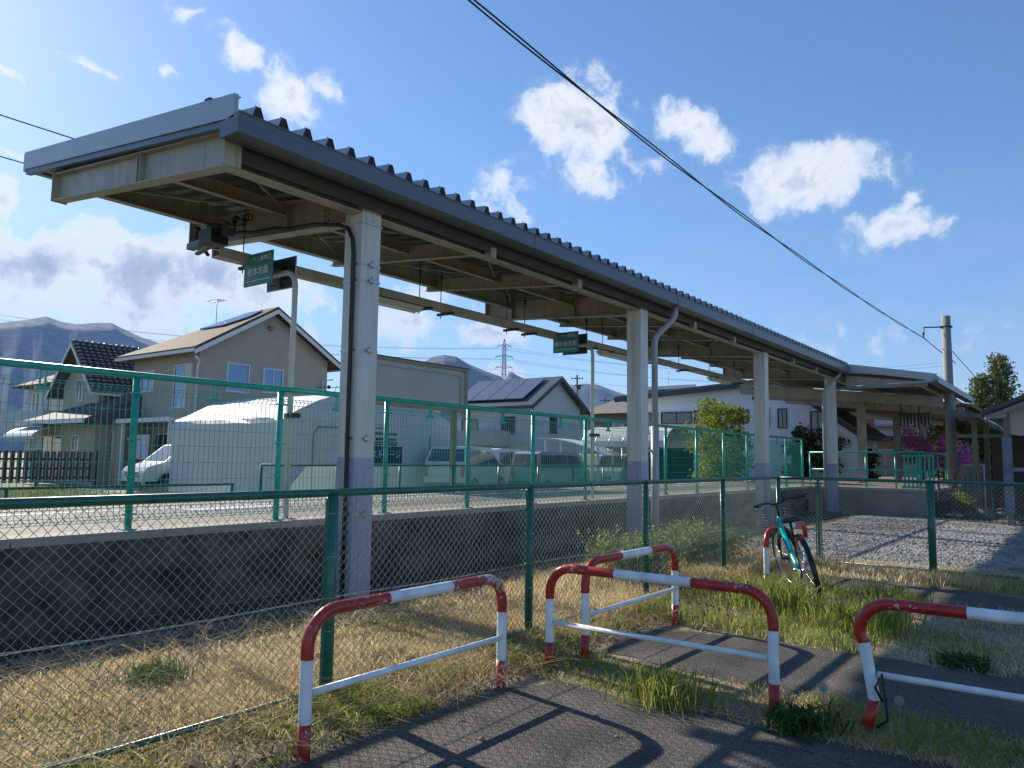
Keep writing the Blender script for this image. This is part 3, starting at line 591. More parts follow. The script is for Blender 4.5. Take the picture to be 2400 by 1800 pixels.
# ------------------------------------------------------------------ front chain-link fence
fx = -3.57; FY = [-1.05, 1.0, 3.0, 5.0, 7.0, 9.03, 11.12]; FXS = [-2.99, -1.62, .38, 2.4]
def post(o, x, y, r=.03, top=1.17, w=None):
    b = MB(); b.tube([(x, y, -.05), (x, y, top)], r, 14); k = MB(); k.tube([(x, y, top-.005), (x, y, top+.02)], r+.006, 14)
    p = b.build('post', GREENF, o)
    for dy in (-1, 1):
        k.box(x-.01, x+.012, y+dy*.034-.006, y+dy*.034+.006, .04, top-.03) if w is None else k.box(x+dy*.034-.006, x+dy*.034+.006, y-.01, y+.012, .04, top-.03)
    k.build('post_flange', GREENF, p)
def chainlink(P0, P1, z0, z1, pitch, r, m, o, nm='wire_mesh', sides=4, seed=1):
    """zigzag wires hooked into their neighbours between two ground points"""
    P0 = Vector((*P0, 0)); P1 = Vector((*P1, 0)); d = (P1-P0); ln = d.length; d.normalize(); nrm = Vector((-d.y, d.x, 0)); b = MB()
    n = int(ln/(pitch/2))-1; hz = pitch/2; m_ = int((z1-z0)/hz); g = random.Random(seed)
    for i in range(n):
        x = pitch*.5*i+pitch*.25; pts = []
        for k in range(m_+1):
            s = 1 if k % 2 == i % 2 else -1
            # neighbouring wires meet at alternate corners and pass in front of / behind each other
            off = s*pitch*.25; pts.append(P0+d*(x+off+(.0016*math.sin(i*.7+k*.31)))+nrm*(r*1.0*s)+Vector((0, 0, z1-k*hz)))
        b.tube(pts, r, sides, cap=False, smooth=True)
    return b.build(nm, m, o)
def chainlink(P0, P1, z0, z1, pitch, r, m, o, nm='wire_mesh', sides=4, seed=1):
    P0 = Vector((*P0, 0)); P1 = Vector((*P1, 0)); d = (P1-P0); ln = d.length; d.normalize(); nrm = Vector((-d.y, d.x, 0)); b = MB()
    n = int(ln/(pitch/2))-1; hz = pitch/2; m_ = int((z1-z0)/hz); h = pitch/2
    for i in range(n):
        x = h*(i+.5); pts = []
        for k in range(m_+1):
            s = 1 if (k+i) % 2 == 0 else -1
            wob = .0022*math.sin(i*.37+k*.9)+.0016*math.sin(k*.23+i*.11)
            pts.append(P0+d*(x+s*h*.5+wob)+nrm*(s*r+.003*math.sin(i*.13+k*.17))+Vector((0, 0, z1-k*hz+.0015*math.sin(i*1.3+k))))
        b.tube(pts, r, sides, cap=False, smooth=True)
    return b.build(nm, m, o)
fence = thing('chain_link_fence', 'dark green chain-link fence with tubular top rail running past the barriers', 'fence', (fx, 5, 0))
for y in FY: post(fence, fx, y, .033 if y < 4 else .03)
post(fence, fx+.55, 11.12, .018, 1.15, 1)
for x in FXS[1:]: post(fence, x, 11.0, .045, 1.17, 1)
b = MB(); b.tube([(fx, -1.05, 1.17), (fx, 11.09, 1.17)], .0225, 14); b.tube([(fx, 11.12, 1.17), (2.4, 10.95, 1.155)], .0225, 12); b.ball((fx, 11.12, 1.17), .026); b.build('top_rail', GREENF, fence)
b = MB(); b.tube([(fx, -1.05, .05), (fx, 11.09, .045)], .016, 10); b.tube([(fx, 11.12, .05), (2.4, 10.97, .05)], .016, 10); b.build('bottom_rail', GREENF, fence)
b = MB()
for (a, c2, z) in (((fx+.008, -1), (fx+.008, 11.05), .565), ((fx, 11.1), (2.4, 10.99), .565)):
    for s in (0, math.pi): b.tube([(a[0]+(c2[0]-a[0])*t/300+.004*math.cos(t*.9+s), a[1]+(c2[1]-a[1])*t/300, z-.01*math.sin(t/300*18.8)**2+.004*math.sin(t*.9+s)) for t in range(301)], .0022, 4, cap=False)
b.build('tension_wire', WIREM, fence)
PIT = .0566
chainlink((fx, -1.0), (fx, 11.08), .05, 1.155, PIT, .0023, WIREM, fence)
chainlink((fx+.05, 11.10), (2.38, 10.99), .05, 1.15, PIT, .0021, WIREM, fence, seed=2)
b = MB()
for y in FY:
    for z in (.12, .38, .565, .8, 1.05): b.tube([(fx+.033*math.cos(t*.785), y+.036*math.sin(t*.785), z) for t in range(9)], .003, 4, cap=False)
b.build('tie_wire', GALV, fence)

# ------------------------------------------------------------------ bright green platform fence
tf = thing('mesh_fence', 'tall bright green welded mesh fence along the platform edge', 'fence', (-6.6, 12, .735))
TY = [-.98+.0, .42, 1.85, 3.33, 4.83, 6.33, 7.82, 9.32, 10.82, 12.32, 13.82, 15.32, 16.82, 18.32, 19.82, 21.2, 22.6]
TY = [.33, 1.83]+[3.33+1.495*k for k in range(14)]
for y in TY:
    b = MB(); b.tube([(-6.6, y, .735), (-6.6, y, 2.04)], .03, 12); p = b.build('post', TEALF, tf)
    k = MB()
    for z in (.86, 1.18, 1.5, 1.9): k.box(-6.60, -6.565, y-.055, y+.055, z, z+.016)
    k.box(-6.65, -6.55, y-.06, y+.06, .735, .745); k.build('bracket', TEALF, p)
b = MB(); b.tube([(-6.6, -2, 2.065), (-6.6, TY[-1], 2.065)], .03, 12); b.build('top_rail', TEALF, tf)
b = MB()
yy = -1.2
for a, c2 in zip([-1.2]+TY[:-1], TY):
    m_ = (a+c2)/2; b.bar((-6.6, m_-.02, 2.04), (-6.6, m_-.02, 1.90), .01, .02); b.bar((-6.6, m_+.02, 2.04), (-6.6, m_+.02, 1.90), .01, .02); b.box(-6.62, -6.58, m_-.05, m_+.05, 1.88, 1.91)
b.build('hanger', TEALF, tf)
b = MB(); n = int((TY[-1]+1.2)/.05)
for i in range(n):
    y = -1.2+i*.05; b.bar((-6.6, y, .86), (-6.6, y, 1.90), .0042, .0042)
    b.bar((-6.6, y, 1.90), (-6.56, y, 1.94), .004, .004); b.bar((-6.56, y, 1.94), (-6.6, y, 1.965), .004, .004)
    b.bar((-6.6, y, .86), (-6.555, y, .835), .004, .004); b.bar((-6.555, y, .835), (-6.6, y, .81), .004, .004)
for i in range(27): b.bar((-6.604, 17.8, .85+i*.04), (-6.604, TY[-1], .85+i*.04), .004, .004)
for z in (.86, 1.01, 1.16, 1.31, 1.46, 1.61, 1.76, 1.90, 1.965, .81): b.bar((-6.597, -1.2, z), (-6.597, TY[-1], z), .0045, .0045)
for z in (1.94, .835): b.bar((-6.558, -1.2, z), (-6.558, TY[-1], z), .0045, .0045)
b.build('welded_mesh', TEALW, tf)
# green handrails beyond, where the platform widens
hr = thing('handrail', 'green two-rail handrail on top of the concrete end wall', 'railing', (-5, 23.05, .735))
HX = [-6.45, -5.72, -4.95, -4.2, -3.62]
for x in HX: b = MB(); b.tube([(x, 23.0, .73), (x, 23.0, 1.70)], .024, 8); b.build('post', TEALF, hr)
b = MB(); b.tube([(-6.45, 23.0, 1.70), (-3.62, 23.0, 1.72)], .024, 8); b.tube([(-3.62, 23.0, 1.72), (-3.55, 30, 1.72)], .024, 8); b.build('top_rail', TEALF, hr)
b = MB(); b.tube([(-6.45, 23.0, 1.22), (-3.62, 23.0, 1.23)], .02, 8); b.tube([(-3.62, 23.0, 1.22), (-3.55, 30, 1.22)], .02, 8); b.build('middle_rail', TEALF, hr)
for y in (24.5, 26, 27.5, 29): b = MB(); b.tube([(-3.59, y, .73), (-3.59, y, 1.72)], .024, 8); b.build('post', TEALF, hr)

# ------------------------------------------------------------------ red and white hoop barriers
def barrier(x, y, ax, ln, lab, h=.69, kink=False, red=None):
    """hoop of 60 mm pipe along direction ax (unit vector), with a thin lower rail"""
    o = thing('hoop_barrier', lab, 'barrier', (x, y, 0), 'red and white hoop barriers'); ax = Vector((*ax, 0)); r = .030; R0 = .165; base = Vector((x, y, 0)); Z = Vector((0, 0, 1))
    path = [base+Z*-.05, base+Z*.165]
    col = ['r']
    def seg(p, c): path.append(p); col.append(c)
    path = [base+Z*-.05]; col = []
    lx = (lambda z: ax*(-.075*max(0, (.42-z)/.42)*0+(.09*(1-min(z, .6)/.6) if kink else 0))) if kink else (lambda z: ax*0)
    seg(base+Z*.165+lx(.165), 'r'); seg(base+Z*.30+lx(.3), 'w'); seg(base+Z*.45+lx(.45), 'w')
    hc = h-R0-r
    seg(base+Z*hc+lx(.6)*0, 'r')
    for t in range(1, 9): a = math.pi/2*t/8; seg(base+ax*(R0*(1-math.cos(a)))+Z*(hc+R0*math.sin(a)), 'r')
    seg(base+ax*.50+Z*(h-r), 'r'); seg(base+ax*(ln/2)+Z*(h-r), 'w'); seg(base+ax*(ln-.48)+Z*(h-r), 'w'); seg(base+ax*(ln-R0)+Z*(h-r), 'r')
    for t in range(1, 9): a = math.pi/2*t/8; seg(base+ax*(ln-R0+R0*math.sin(a))+Z*(h-r-R0+R0*math.cos(a)), 'r')
    seg(base+ax*ln+Z*.45, 'r'); seg(base+ax*ln+Z*.165, 'w'); seg(base+ax*ln+Z*-.05, 'r')
    b = MB(); b.cur = 0; i = 0
    while i < len(col):                       # runs of one colour
        j = i
        while j < len(col) and col[j] == col[i]: j += 1
        b.cur = 0 if col[i] == 'r' else 1; b.tube(path[i:j+1], r+(.0004 if col[i] == 'r' else 0), 20, cap=(i == 0 or j == len(col))); i = j
    b.build('hoop', [red or REDP, WHTP], o)
    b = MB(); zz = .295
    a0 = base+Z*zz+ax*(.085 if kink else .03); b.tube([a0, base+Z*zz+ax*(ln-.03)], .017, 14)
    rr = b.build('lower_rail', WHTP, o); return o
B1 = barrier(-2.92, 2.34, (0, 1), 1.47, 'nearest hoop barrier, its left leg close to the first fence post', red=REDW)
B2 = barrier(-2.95, 4.38, (1, 0), 1.50, 'hoop barrier facing the camera across the grass strip in the middle')
B3 = barrier(-2.88, 4.72, (0, 1), 1.47, 'hoop barrier standing behind the middle one, parallel to the fence')
B4 = barrier(-1.01, 4.42, (1, 0), 1.50, 'hoop barrier with a bent dented leg at the right edge', kink=True)
B5 = barrier(-2.89, 8.55, (0, 1), 1.47, 'farthest hoop barrier, half hidden behind the bicycle', h=.66)
# wire wound round the dented leg
b = MB(); b.tube([(-.90, 4.39, .17), (-.93, 4.37, .24), (-.90, 4.385, .31), (-.885, 4.38, .2), (-.88, 4.39, .08), (-.93, 4.38, .04)], .007, 6)
o = b.build('wire_loop', DARK, org=(-.9, 4.38, .2)); tag(o, 'black wire wound around the dented barrier leg', 'wire')

# ------------------------------------------------------------------ bicycle
def bicycle():
    rear = Vector((-2.21, 7.97, 0)); d = Vector((-.46, .888, 0)).normalized(); o = thing('bicycle', 'turquoise city bicycle with wire basket leaning on the farthest barrier', 'bicycle', rear)
    side = Vector((-d.y, d.x, 0)); lean = R(13); upv = (Vector((0, 0, 1))*math.cos(lean)+side*math.sin(lean)).normalized(); lat = d.cross(upv).normalized()
    def P(s, h, l=0): return rear+d*s+upv*h+lat*l      # along, up the frame, to the right
    fr = mat('turquoise_frame', (.0, .42, .42), .22); bk = mat('black_parts', (.012, .012, .014), .35); sil = mat('silver_parts', (.5, .5, .5), .25, metal=.9)
    WR = .335; hub = (P(0, WR), P(1.06, WR)); steer = R(-14)
    fd = (d*math.cos(steer)+lat*math.sin(steer)).normalized(); flat = fd.cross(upv).normalized()
    for k, (c, dd) in enumerate(((hub[0], d), (hub[1], fd))):
        w = MB(); w.tube([c+(dd*math.cos(t)+upv*math.sin(t))*WR*.965 for t in np.linspace(0, 2*math.pi, 41)], .019, 8, cap=False)
        wh = w.build('wheel', TYRE, o)
        w = MB(); w.tube([c+(dd*math.cos(t)+upv*math.sin(t))*(WR-.036) for t in np.linspace(0, 2*math.pi, 41)], .010, 6, cap=False); w.build('rim', sil, wh)
        w = MB(); ll = dd.cross(upv)
        for j in range(28):
            t = 2*math.pi*j/28; w.tube([c+ll*(.03 if j % 2 else -.03)+(dd*math.cos(t+.25)+upv*math.sin(t+.25))*.02, c+(dd*math.cos(t)+upv*math.sin(t))*(WR-.04)], .0013, 4, cap=False)
        w.tube([c-ll*.05, c+ll*.05], .02, 8); w.build('spokes', sil, wh)
    bb = P(.46, .28); st = P(.30, .72); hd = P(.90, .78); hb = P(.93, .62)
    w = MB(); w.tube([hb+upv*.05, P(.72, .44), P(.55, .33), bb+upv*.02], .031, 12); w.tube([bb, P(.36, .48)], .017, 10); w.tube([hd+upv*.03, hb-upv*.04], .022, 10)
    for s in (-1, 1): w.tube([bb+lat*s*.02, hub[0]+lat*s*.06], .010, 8)
    w.build('frame', fr, o); w = MB()
    for s in (-1, 1): w.tube([P(.34, .50)+lat*s*.02, hub[0]+lat*s*.06], .009, 8)
    w.build('seat_stay', bk, o)
    w = MB()
    for s in (-1, 1): w.tube([hb-upv*.03+flat*s*.03, hub[1]+upv*.2+flat*s*.055, hub[1]+flat*s*.055], .012, 8)
    w.build('fork', bk, o)
    w = MB(); w.tube([P(.37, .45), P(.27, .80)], .015, 8); sp = w.build('seat_post', bk, o)
    w = MB(); sd = P(.25, .83)
    secs = [(-.13, .085), (-.08, .105), (0, .085), (.08, .045), (.15, .028)]; vs = []
    for s_, hw in secs: vs += [sd+d*s_-lat*hw-upv*.02, sd+d*s_-lat*hw*.8+upv*.022, sd+d*s_+lat*hw*.8+upv*.022, sd+d*s_+lat*hw-upv*.02]
    fs = [(4*i+j, 4*i+(j+1) % 4, 4*i+4+(j+1) % 4, 4*i+4+j) for i in range(4) for j in range(4)]+[(3, 2, 1, 0), (16, 17, 18, 19)]
    w.add(vs, fs, True); w.build('saddle', mat('saddle_vinyl', (.03, .03, .03), .3), o)
    w = MB(); t0 = P(.86, .95); w.tube([hd, t0], .014, 8)
    w.tube([t0-flat*.29-fd*.13+upv*.03, t0-flat*.22-fd*.06+upv*.035, t0-flat*.10+upv*.03, t0-flat*.04, t0+flat*.04, t0+flat*.10+upv*.03, t0+flat*.22-fd*.06+upv*.035, t0+flat*.29-fd*.13+upv*.03], .012, 8); hbz = w.build('handlebar', bk, o)
    for s in (-1, 1): w = MB(); w.tube([t0+flat*s*.19-fd*.04+upv*.035, t0+flat*s*.30-fd*.135+upv*.03], .018, 8); w.tube([t0+flat*s*.17-fd*.0+upv*.02, t0+flat*s*.27-fd*.06-upv*.005], .006, 6); w.build('grip', bk, hbz)
    w = MB(); c = P(1.06, .80)
    def B(u, v, h): return c+fd*u+flat*v+upv*h
    for h in np.linspace(-.12, .12, 8):
        q = 1-.25*(0.12-h)/.24; w.tube([B(-.10*q, -.17*q, h), B(.14*q, -.17*q, h), B(.14*q, .17*q, h), B(-.10*q, .17*q, h), B(-.10*q, -.17*q, h)], .0022 if h < .11 else .004, 4, cap=False)
    for v in np.linspace(-1, 1, 11): w.tube([B(.14, .17*v, .12), B(.105, .1275*v, -.12)], .0018, 4, cap=False); w.tube([B(-.10, .17*v, .12), B(-.075, .1275*v, -.12)], .0018, 4, cap=False); w.tube([B(.105, .1275*v, -.12), B(-.075, .1275*v, -.12)], .0018, 4, cap=False)
    for u in np.linspace(-1, 1, 7):
        for s in (-1, 1): w.tube([B(.02+.12*u, s*.17, .12), B(.015+.09*u, s*.1275, -.12)], .0018, 4, cap=False)
    w.build('basket', mat('basket_wire', (.25, .26, .27), .3, metal=.8), o)
    for (c0, dd, a0, a1) in ((hub[0], d, R(60), R(215)), (hub[1], fd, R(35), R(175))):
        w = MB(); ll = dd.cross(upv); pr = [c0+(dd*math.cos(t)+upv*math.sin(t))*(WR+.022) for t in np.linspace(a0, a1, 16)]
        for i in range(15): w.add([pr[i]-ll*.026, pr[i]+ll*.026, pr[i+1]+ll*.026, pr[i+1]-ll*.026, ], [(0, 1, 2, 3)], True)
        w.tube(pr, .006, 5); w.build('mudguard', bk, o)
    w = MB(); cr = bb; w.tube([cr+lat*.05+(d*math.cos(t)+upv*math.sin(t))*.085 for t in np.linspace(0, 6.28, 25)], .005, 5, cap=False); w.tube([cr-lat*.06, cr+lat*.07], .018, 8)
    w.tube([cr+lat*.07, cr+lat*.075+d*.06-upv*.15], .008, 6); w.tube([cr-lat*.07, cr-lat*.075-d*.06+upv*.15], .008, 6); w.build('crank', sil, o)
    for s, q in ((1, P(.52, .13, .12)), (-1, P(.40, .43, -.12))): w = MB(); w.bar(q-d*.045, q+d*.045, .085, .022); w.build('pedal', bk, o)
    w = MB(); w.tube([cr+lat*.05+upv*.085, hub[0]+lat*.05+upv*.03], .004, 5); w.tube([cr+lat*.05-upv*.085, hub[0]+lat*.05-upv*.03], .004, 5); w.build('chain', bk, o)
    w = MB(); w.tube([hub[0]-lat*.06, hub[0]-lat*.16+d*.10-upv*.30], .009, 6); w.build('kickstand', bk, o)
    w = MB(); w.ball(tuple(P(-.16, .66)), .028, 8, 5); w.build('rear_reflector', mat('reflector_red', (.5, .01, .01), .2), o)
    w = MB(); w.ball(tuple(P(1.02, .62, .0)+fd*.06), .045, 8, 5); w.build('headlamp', sil, o)
    return o
bicycle()

# ================================================================== VEGETATION
DRY = leafmat('dry_grass_blades', [(.38, .27, .14), (.66, .51, .28), (.76, .63, .38), (.84, .74, .50)], trans=.58)
GRN = leafmat('green_grass_blades', [(.10, .14, .025), (.20, .25, .045), (.32, .35, .08), (.50, .46, .18)], trans=.5)
LITT = leafmat('dead_leaf_litter', [(.10, .07, .04), (.24, .17, .10), (.40, .31, .18)], trans=.2)
def scat(n, x0, x1, y0, y1, seed, keep=None):
    g = np.random.RandomState(seed); x = x0+(x1-x0)*g.rand(n); y = y0+(y1-y0)*g.rand(n)
    if keep is not None: k = g.rand(n) < keep(x, y); x = x[k]; y = y[k]
    return np.stack([x, y, np.zeros(len(x))], 1)
def field(name, P, hlo, hhi, wd, m, lean, seed, hs=None, lab=None):
    g = np.random.RandomState(seed+50); f = fbm(P[:, 0], P[:, 1], 2.2, seed); H = (hlo+(hhi-hlo)*f**1.5)*(.5+.7*g.rand(len(P)))
    r = np.clip(.25+.5*fbm(P[:, 0], P[:, 1], 1.4, seed+9)+.35*(g.rand(len(P))-.5), 0, 1)
    o = blades(name, P, H, wd, m, lean, seed, rnd=r); kind(o, 'stuff'); return o
def sm(x, a, b): t = np.clip((x-a)/(b-a), 0, 1); return t*t*(3-2*t)
xe = lambda x, y: sm(-x, 3.02, 3.2)           # left of the asphalt edge
P = scat(120000, -5.35, -3.0, .9, 11.3, 1, lambda x, y: (.16+.84*sm(fbm(x, y, 2.3, 4), .30, .58))*np.where(x > -3.35, sm(-x, 3.0, 3.3), 1)*(1-sm(-x, 4.95, 5.35)*.75)*np.where(y < 4.5, 1, .75))
field('dry_grass', P, .03, .14, .0055, DRY, 1.2, 2)
P = scat(24000, -3.62, -2.98, 1.0, 10.5, 3, lambda x, y: (sm(fbm(x, y, 3.1, 8), .42, .7)*.95+.05)*xe(x, y))
field('green_grass', P, .04, .13, .006, GRN, .7, 3)
P = scat(9000, -5.0, -3.6, 1.0, 6, 5, lambda x, y: sm(fbm(x, y, 1.5, 21), .62, .8)); field('green_grass', P, .03, .09, .006, GRN, .7, 5)
# strip across the path between the two rows of barriers
st = lambda x, y: sm(y, 4.08, 4.2)*(1-sm(y, 4.72, 4.9))*sm(-x, -3, 3)*0+sm(y, 4.05, 4.2)*(1-sm(y, 4.68, 4.92))
P = scat(11000, -3.2, 2.2, 4.0, 4.95, 7, lambda x, y: st(x, y)*(.25+.75*sm(fbm(x, y, 3, 11), .3, .6))); field('green_grass', P, .03, .11, .0055, GRN, .9, 7)
P = scat(18000, -3.2, 2.2, 4.0, 4.95, 8, lambda x, y: st(x, y)*(.2+.8*sm(fbm(x, y, 3, 12), .4, .7))); field('dry_grass', P, .02, .07, .005, DRY, 1.6, 8)
# the patch where the bicycle stands
pt = lambda x, y: sm(y, 6.0, 6.25)*(1-sm(y, np.where(x > -2.4, 8.55, 10.4), np.where(x > -2.4, 8.9, 10.9)))
P = scat(56000, -3.4, 3.0, 6.0, 10.8, 9, lambda x, y: pt(x, y)*(.06+.94*sm(fbm(x, y, 2.4, 31), .38, .66))*np.where(x > -1.3, .45, 1)); field('green_grass', P[P[:, 0] <= -1.3], .07, .25, .0075, GRN, .55, 9); field('green_grass', P[P[:, 0] > -1.3], .04, .12, .006, GRN, .8, 10)
P = scat(34000, -3.4, 3.0, 5.95, 10.8, 10, lambda x, y: pt(x, y)*(.3+.7*sm(fbm(x, y, 2.4, 33), .35, .7))); field('dry_grass', P, .03, .12, .006, DRY, 1.4, 10)
P = scat(26000, -4.4, 3.0, 9.7, 12.0, 11, lambda x, y: sm(y, 9.85, 10.3)*(1-sm(y, 11.1, 12))*(.35+.65*fbm(x, y, 2.5, 41))); field('dry_grass', P, .05, .22, .008, DRY, .8, 11)
P = scat(26000, -4.9, -3.3, 6.0, 11.4, 12, lambda x, y: sm(fbm(x, y, 1.6, 51), .3, .6)); field('dry_grass', P, .10, .30, .008, DRY, .5, 12)
P = scat(9000, -1.6, 2.5, 9.9, 11.2, 13, lambda x, y: .3+.7*fbm(x, y, 2.5, 44)); field('green_grass', P, .05, .16, .007, GRN, .6, 13)
P = scat(9000, -5.2, -2.95, .9, 10.5, 91, lambda x, y: sm(fbm(x, y, 3, 92), .3, .6)); P[:, 2] = .015; o = blades('dead_stems', P, .10+.10*np.random.RandomState(1).rand(len(P)), .004, DRY, 4.5, 93); kind(o, 'stuff')
# leaf litter on soil
g = np.random.RandomState(5); P = scat(14000, -5.2, -2.9, .9, 11, 15); P[:, 2] = .008+.02*g.rand(len(P)); kind(leaves('leaf_litter', P, .035, LITT, 15, flat=-1.2, asp=.5), 'stuff')
P = scat(900, -3.2, 1.6, 1.6, 4.2, 16, lambda x, y: .12+.6*sm(-x, 2.6, 3.1)); P[:, 2] = .009; kind(leaves('leaf_litter', P, .014, LITT, 16, flat=-2.5, asp=.4), 'stuff')
# far grass behind the railway (big blades, seen from 15-30 m)
P = scat(26000, -31, -14, 3.5, 13.4, 17, lambda x, y: np.where(y > 9.6+.28*(-x-19), .15, 1)*(.5+.5*fbm(x, y, .5, 61))); field('far_meadow_grass', P, .08, .32, .03, leafmat('meadow_blades', [(.10, .13, .03), (.20, .22, .06), (.33, .30, .12), (.40, .35, .17)]), .5, 17)
def tuft(x, y, n, h, spread, m, name, lab, cat, seed, lean=.5, wd=.008, group=None):
    g = np.random.RandomState(seed); q = g.normal(size=(n, 2))*spread*.4; P = np.stack([x+q[:, 0], y+q[:, 1], np.zeros(n)], 1)
    lv = np.concatenate([q/spread*.5, np.zeros((n, 1))], 1)
    o = blades(name, P, h*(.5+.6*g.rand(n)), wd, m, lean, seed, org=(x, y, 0), leanvec=lv*h); tag(o, lab, cat, group); return o
DG = leafmat('deep_green_blades', [(.02, .05, .012), (.05, .11, .02), (.09, .17, .03)], trans=.4)
tuft(-4.55, 2.52, 420, .17, .22, DG, 'weed_clump', 'dark green round weed clump in the dry grass behind the fence, left', 'weed', 21)
tuft(-2.05, 4.20, 520, .20, .26, GRN, 'weed_clump', 'tall grass clump at the foot of the middle barrier lower rail', 'weed', 22)
tuft(-1.25, 4.22, 300, .13, .2, DG, 'weed_clump', 'low leafy weed between the middle barrier and the dented leg', 'weed', 23, lean=1.1, wd=.02)
tuft(-.75, 6.25, 260, .09, .18, DG, 'weed_clump', 'low dandelion weed at the edge of the shaded grass, right', 'weed', 24, lean=1.2, wd=.02)
tuft(-3.25, 1.55, 700, .12, .4, GRN, 'weed_clump', 'bright green weeds at the bottom edge left of the nearest barrier', 'weed', 25, lean=.8)
tuft(-2.45, 7.5, 900, .34, .5, GRN, 'weed_clump', 'tall bright grass clump in front of the bicycle front wheel', 'weed', 26, wd=.010)
tuft(-1.6, 7.1, 700, .28, .45, GRN, 'weed_clump', 'lush grass clump to the right of the bicycle', 'weed', 27, wd=.010)
def shrub(x, y, n, h, w, m, lab, seed, size=.035, name='weed_shrub', cat='shrub', stem=True, group=None):
    o = thing(name, lab, cat, (x, y, 0), group); g = np.random.RandomState(seed); b = MB(); C = []
    for i in range(max(6, n//110)):
        a = g.rand()*6.28; r = g.rand()**.6*w*.45; tz = h*(.6+.4*g.rand()); p = [(x+r*.15*math.cos(a), y+r*.15*math.sin(a), 0), (x+r*.6*math.cos(a), y+r*.6*math.sin(a), tz*.55), (x+r*math.cos(a), y+r*math.sin(a), tz)]
        b.tube(p, .006*h/.5, 4, rs=[.006*h/.5, .004*h/.5, .002*h/.5]); k = n//max(6, n//110); t = g.rand(k)**.6
        q = np.array(p[0])+(np.array(p[2])-np.array(p[0]))*t[:, None]+g.normal(size=(k, 3))*np.array([w*.09, w*.09, h*.07]); q[:, 2] = np.abs(q[:, 2]); C.append(q)
    b.build('stem', mat('plant_stem', (.14, .12, .06), .8), o); leaves('foliage', np.concatenate(C), size, m, seed, org=(x, y, 0), parent=o); return o
WEED = leafmat('weed_leaves', [(.10, .15, .04), (.20, .27, .07), (.34, .38, .14)], trans=.45)
shrub(-4.2, 8.0, 6500, .58, 1.3, WEED, 'leafy green weeds behind the fence below the second column, nearer clump', 31, .045)
shrub(-4.2, 9.8, 6500, .60, 1.3, WEED, 'leafy green weeds behind the fence left of the fence corner, farther clump', 32, .045)
for i, (x, y, h, lab) in enumerate(((-4.35, 2.05, .30, 'dry brown seed stalk behind the fence at the far left'), (-4.5, 2.75, .33, 'dry stalk with pale flat flower head behind the fence'), (-3.95, 3.6, .36, 'dry curled stalk behind the fence beside the first post'))):
    b = MB(); b.tube([(x, y, 0), (x+.02, y+.01, h*.5), (x+.05, y+.03, h)], .003, 5)
    for k in range(9): t = .35+.65*k/8; a = k*2.4; b.tube([(x+.05*t, y+.03*t, h*t), (x+.05*t+.05*math.cos(a), y+.03*t+.05*math.sin(a), h*t+.03)], .003, 4); b.ball((x+.05*t+.05*math.cos(a), y+.03*t+.05*math.sin(a), h*t+.03), .008, 5, 3)
    tag(b.build('dry_stalk', mat('dry_stalk', (.42, .32, .19), .9), org=(x, y, 0)), lab, 'dead plant')
def puff(x, y, h, lab, seed):
    o = thing('dandelion', lab, 'flower', (x, y, 0), 'dandelion seed heads'); b = MB(); b.tube([(x, y, 0), (x+.01, y, h*.6), (x+.012, y+.004, h)], .0022, 5); b.build('stem', mat('dandelion_stem', (.20, .22, .10), .7), o)
    g = random.Random(seed); b = MB(); c = Vector((x+.012, y+.004, h)); b.ball(tuple(c), .006, 6, 4)
    for k in range(150):
        z = 1-2*(k+.5)/150; t = k*2.39996; q = Vector((math.sqrt(1-z*z)*math.cos(t), math.sqrt(1-z*z)*math.sin(t), z)); e = c+q*.020; b.tube([c, e], .00022, 3, cap=False)
        u = q.orthogonal().normalized(); v = q.cross(u)
        for j in range(6): a = j*1.047+t; b.bar(e, e+(q*.35+u*math.cos(a)+v*math.sin(a))*.0058, .0005, .0005)
    b.build('seed_head', leafmat('seed_down', [(.62, .62, .58), (.72, .72, .68)], trans=.5), o)
puff(-1.13, 4.12, .26, 'white dandelion seed head left of the dented barrier leg', 1)
puff(-.80, 4.20, .24, 'white dandelion seed head right of the dented barrier leg', 2)
# pebbles lying on the asphalt
g = random.Random(77)
for k, (x, y) in enumerate(((-2.45, 3.05), (-2.2, 3.72), (-1.95, 3.5), (-1.6, 3.0), (-2.7, 3.2), (-1.2, 3.6), (-2.05, 2.6), (-1.3, 2.4))):
    b = MB(); r = g.uniform(.009, .016); b.ball((x, y, r*.5+.003), r, 7, 5, (1.3, 1, .6)); o = b.build('pebble', mat('pebble_stone', (.24, .21, .18), .85), org=(x, y, 0)); tag(o, 'small loose stone on the nearest asphalt', 'pebble', 'pebbles on the near asphalt')
# loose stones over the gravel
g = np.random.RandomState(2)
b = MB(); oct_f = [(0, 2, 4), (2, 1, 4), (1, 3, 4), (3, 0, 4), (2, 0, 5), (1, 2, 5), (3, 1, 5), (0, 3, 5)]
for k in range(9000):
    x = g.uniform(-4.8, 3.0); y = 11.1+10.5*g.rand()**1.3; s = .012+.022*g.rand(); e = g.uniform(.6, 1.3, 6)
    a = g.rand()*3; ca, sa = math.cos(a)*s, math.sin(a)*s; h = s*.8
    b.add([(x+ca*e[0], y+sa*e[0], h*.5), (x-ca*e[1], y-sa*e[1], h*.5), (x-sa*e[2], y+ca*e[2], h*.5), (x+sa*e[3], y-ca*e[3], h*.5), (x, y, h*e[4]+.006), (x, y, 0)], oct_f)
kind(b.build('loose_gravel', stone_mat('loose_stone', ((.14, .135, .13), (.27, .26, .245), (.42, .40, .37)), 9, .2)), 'stuff')
b = MB()
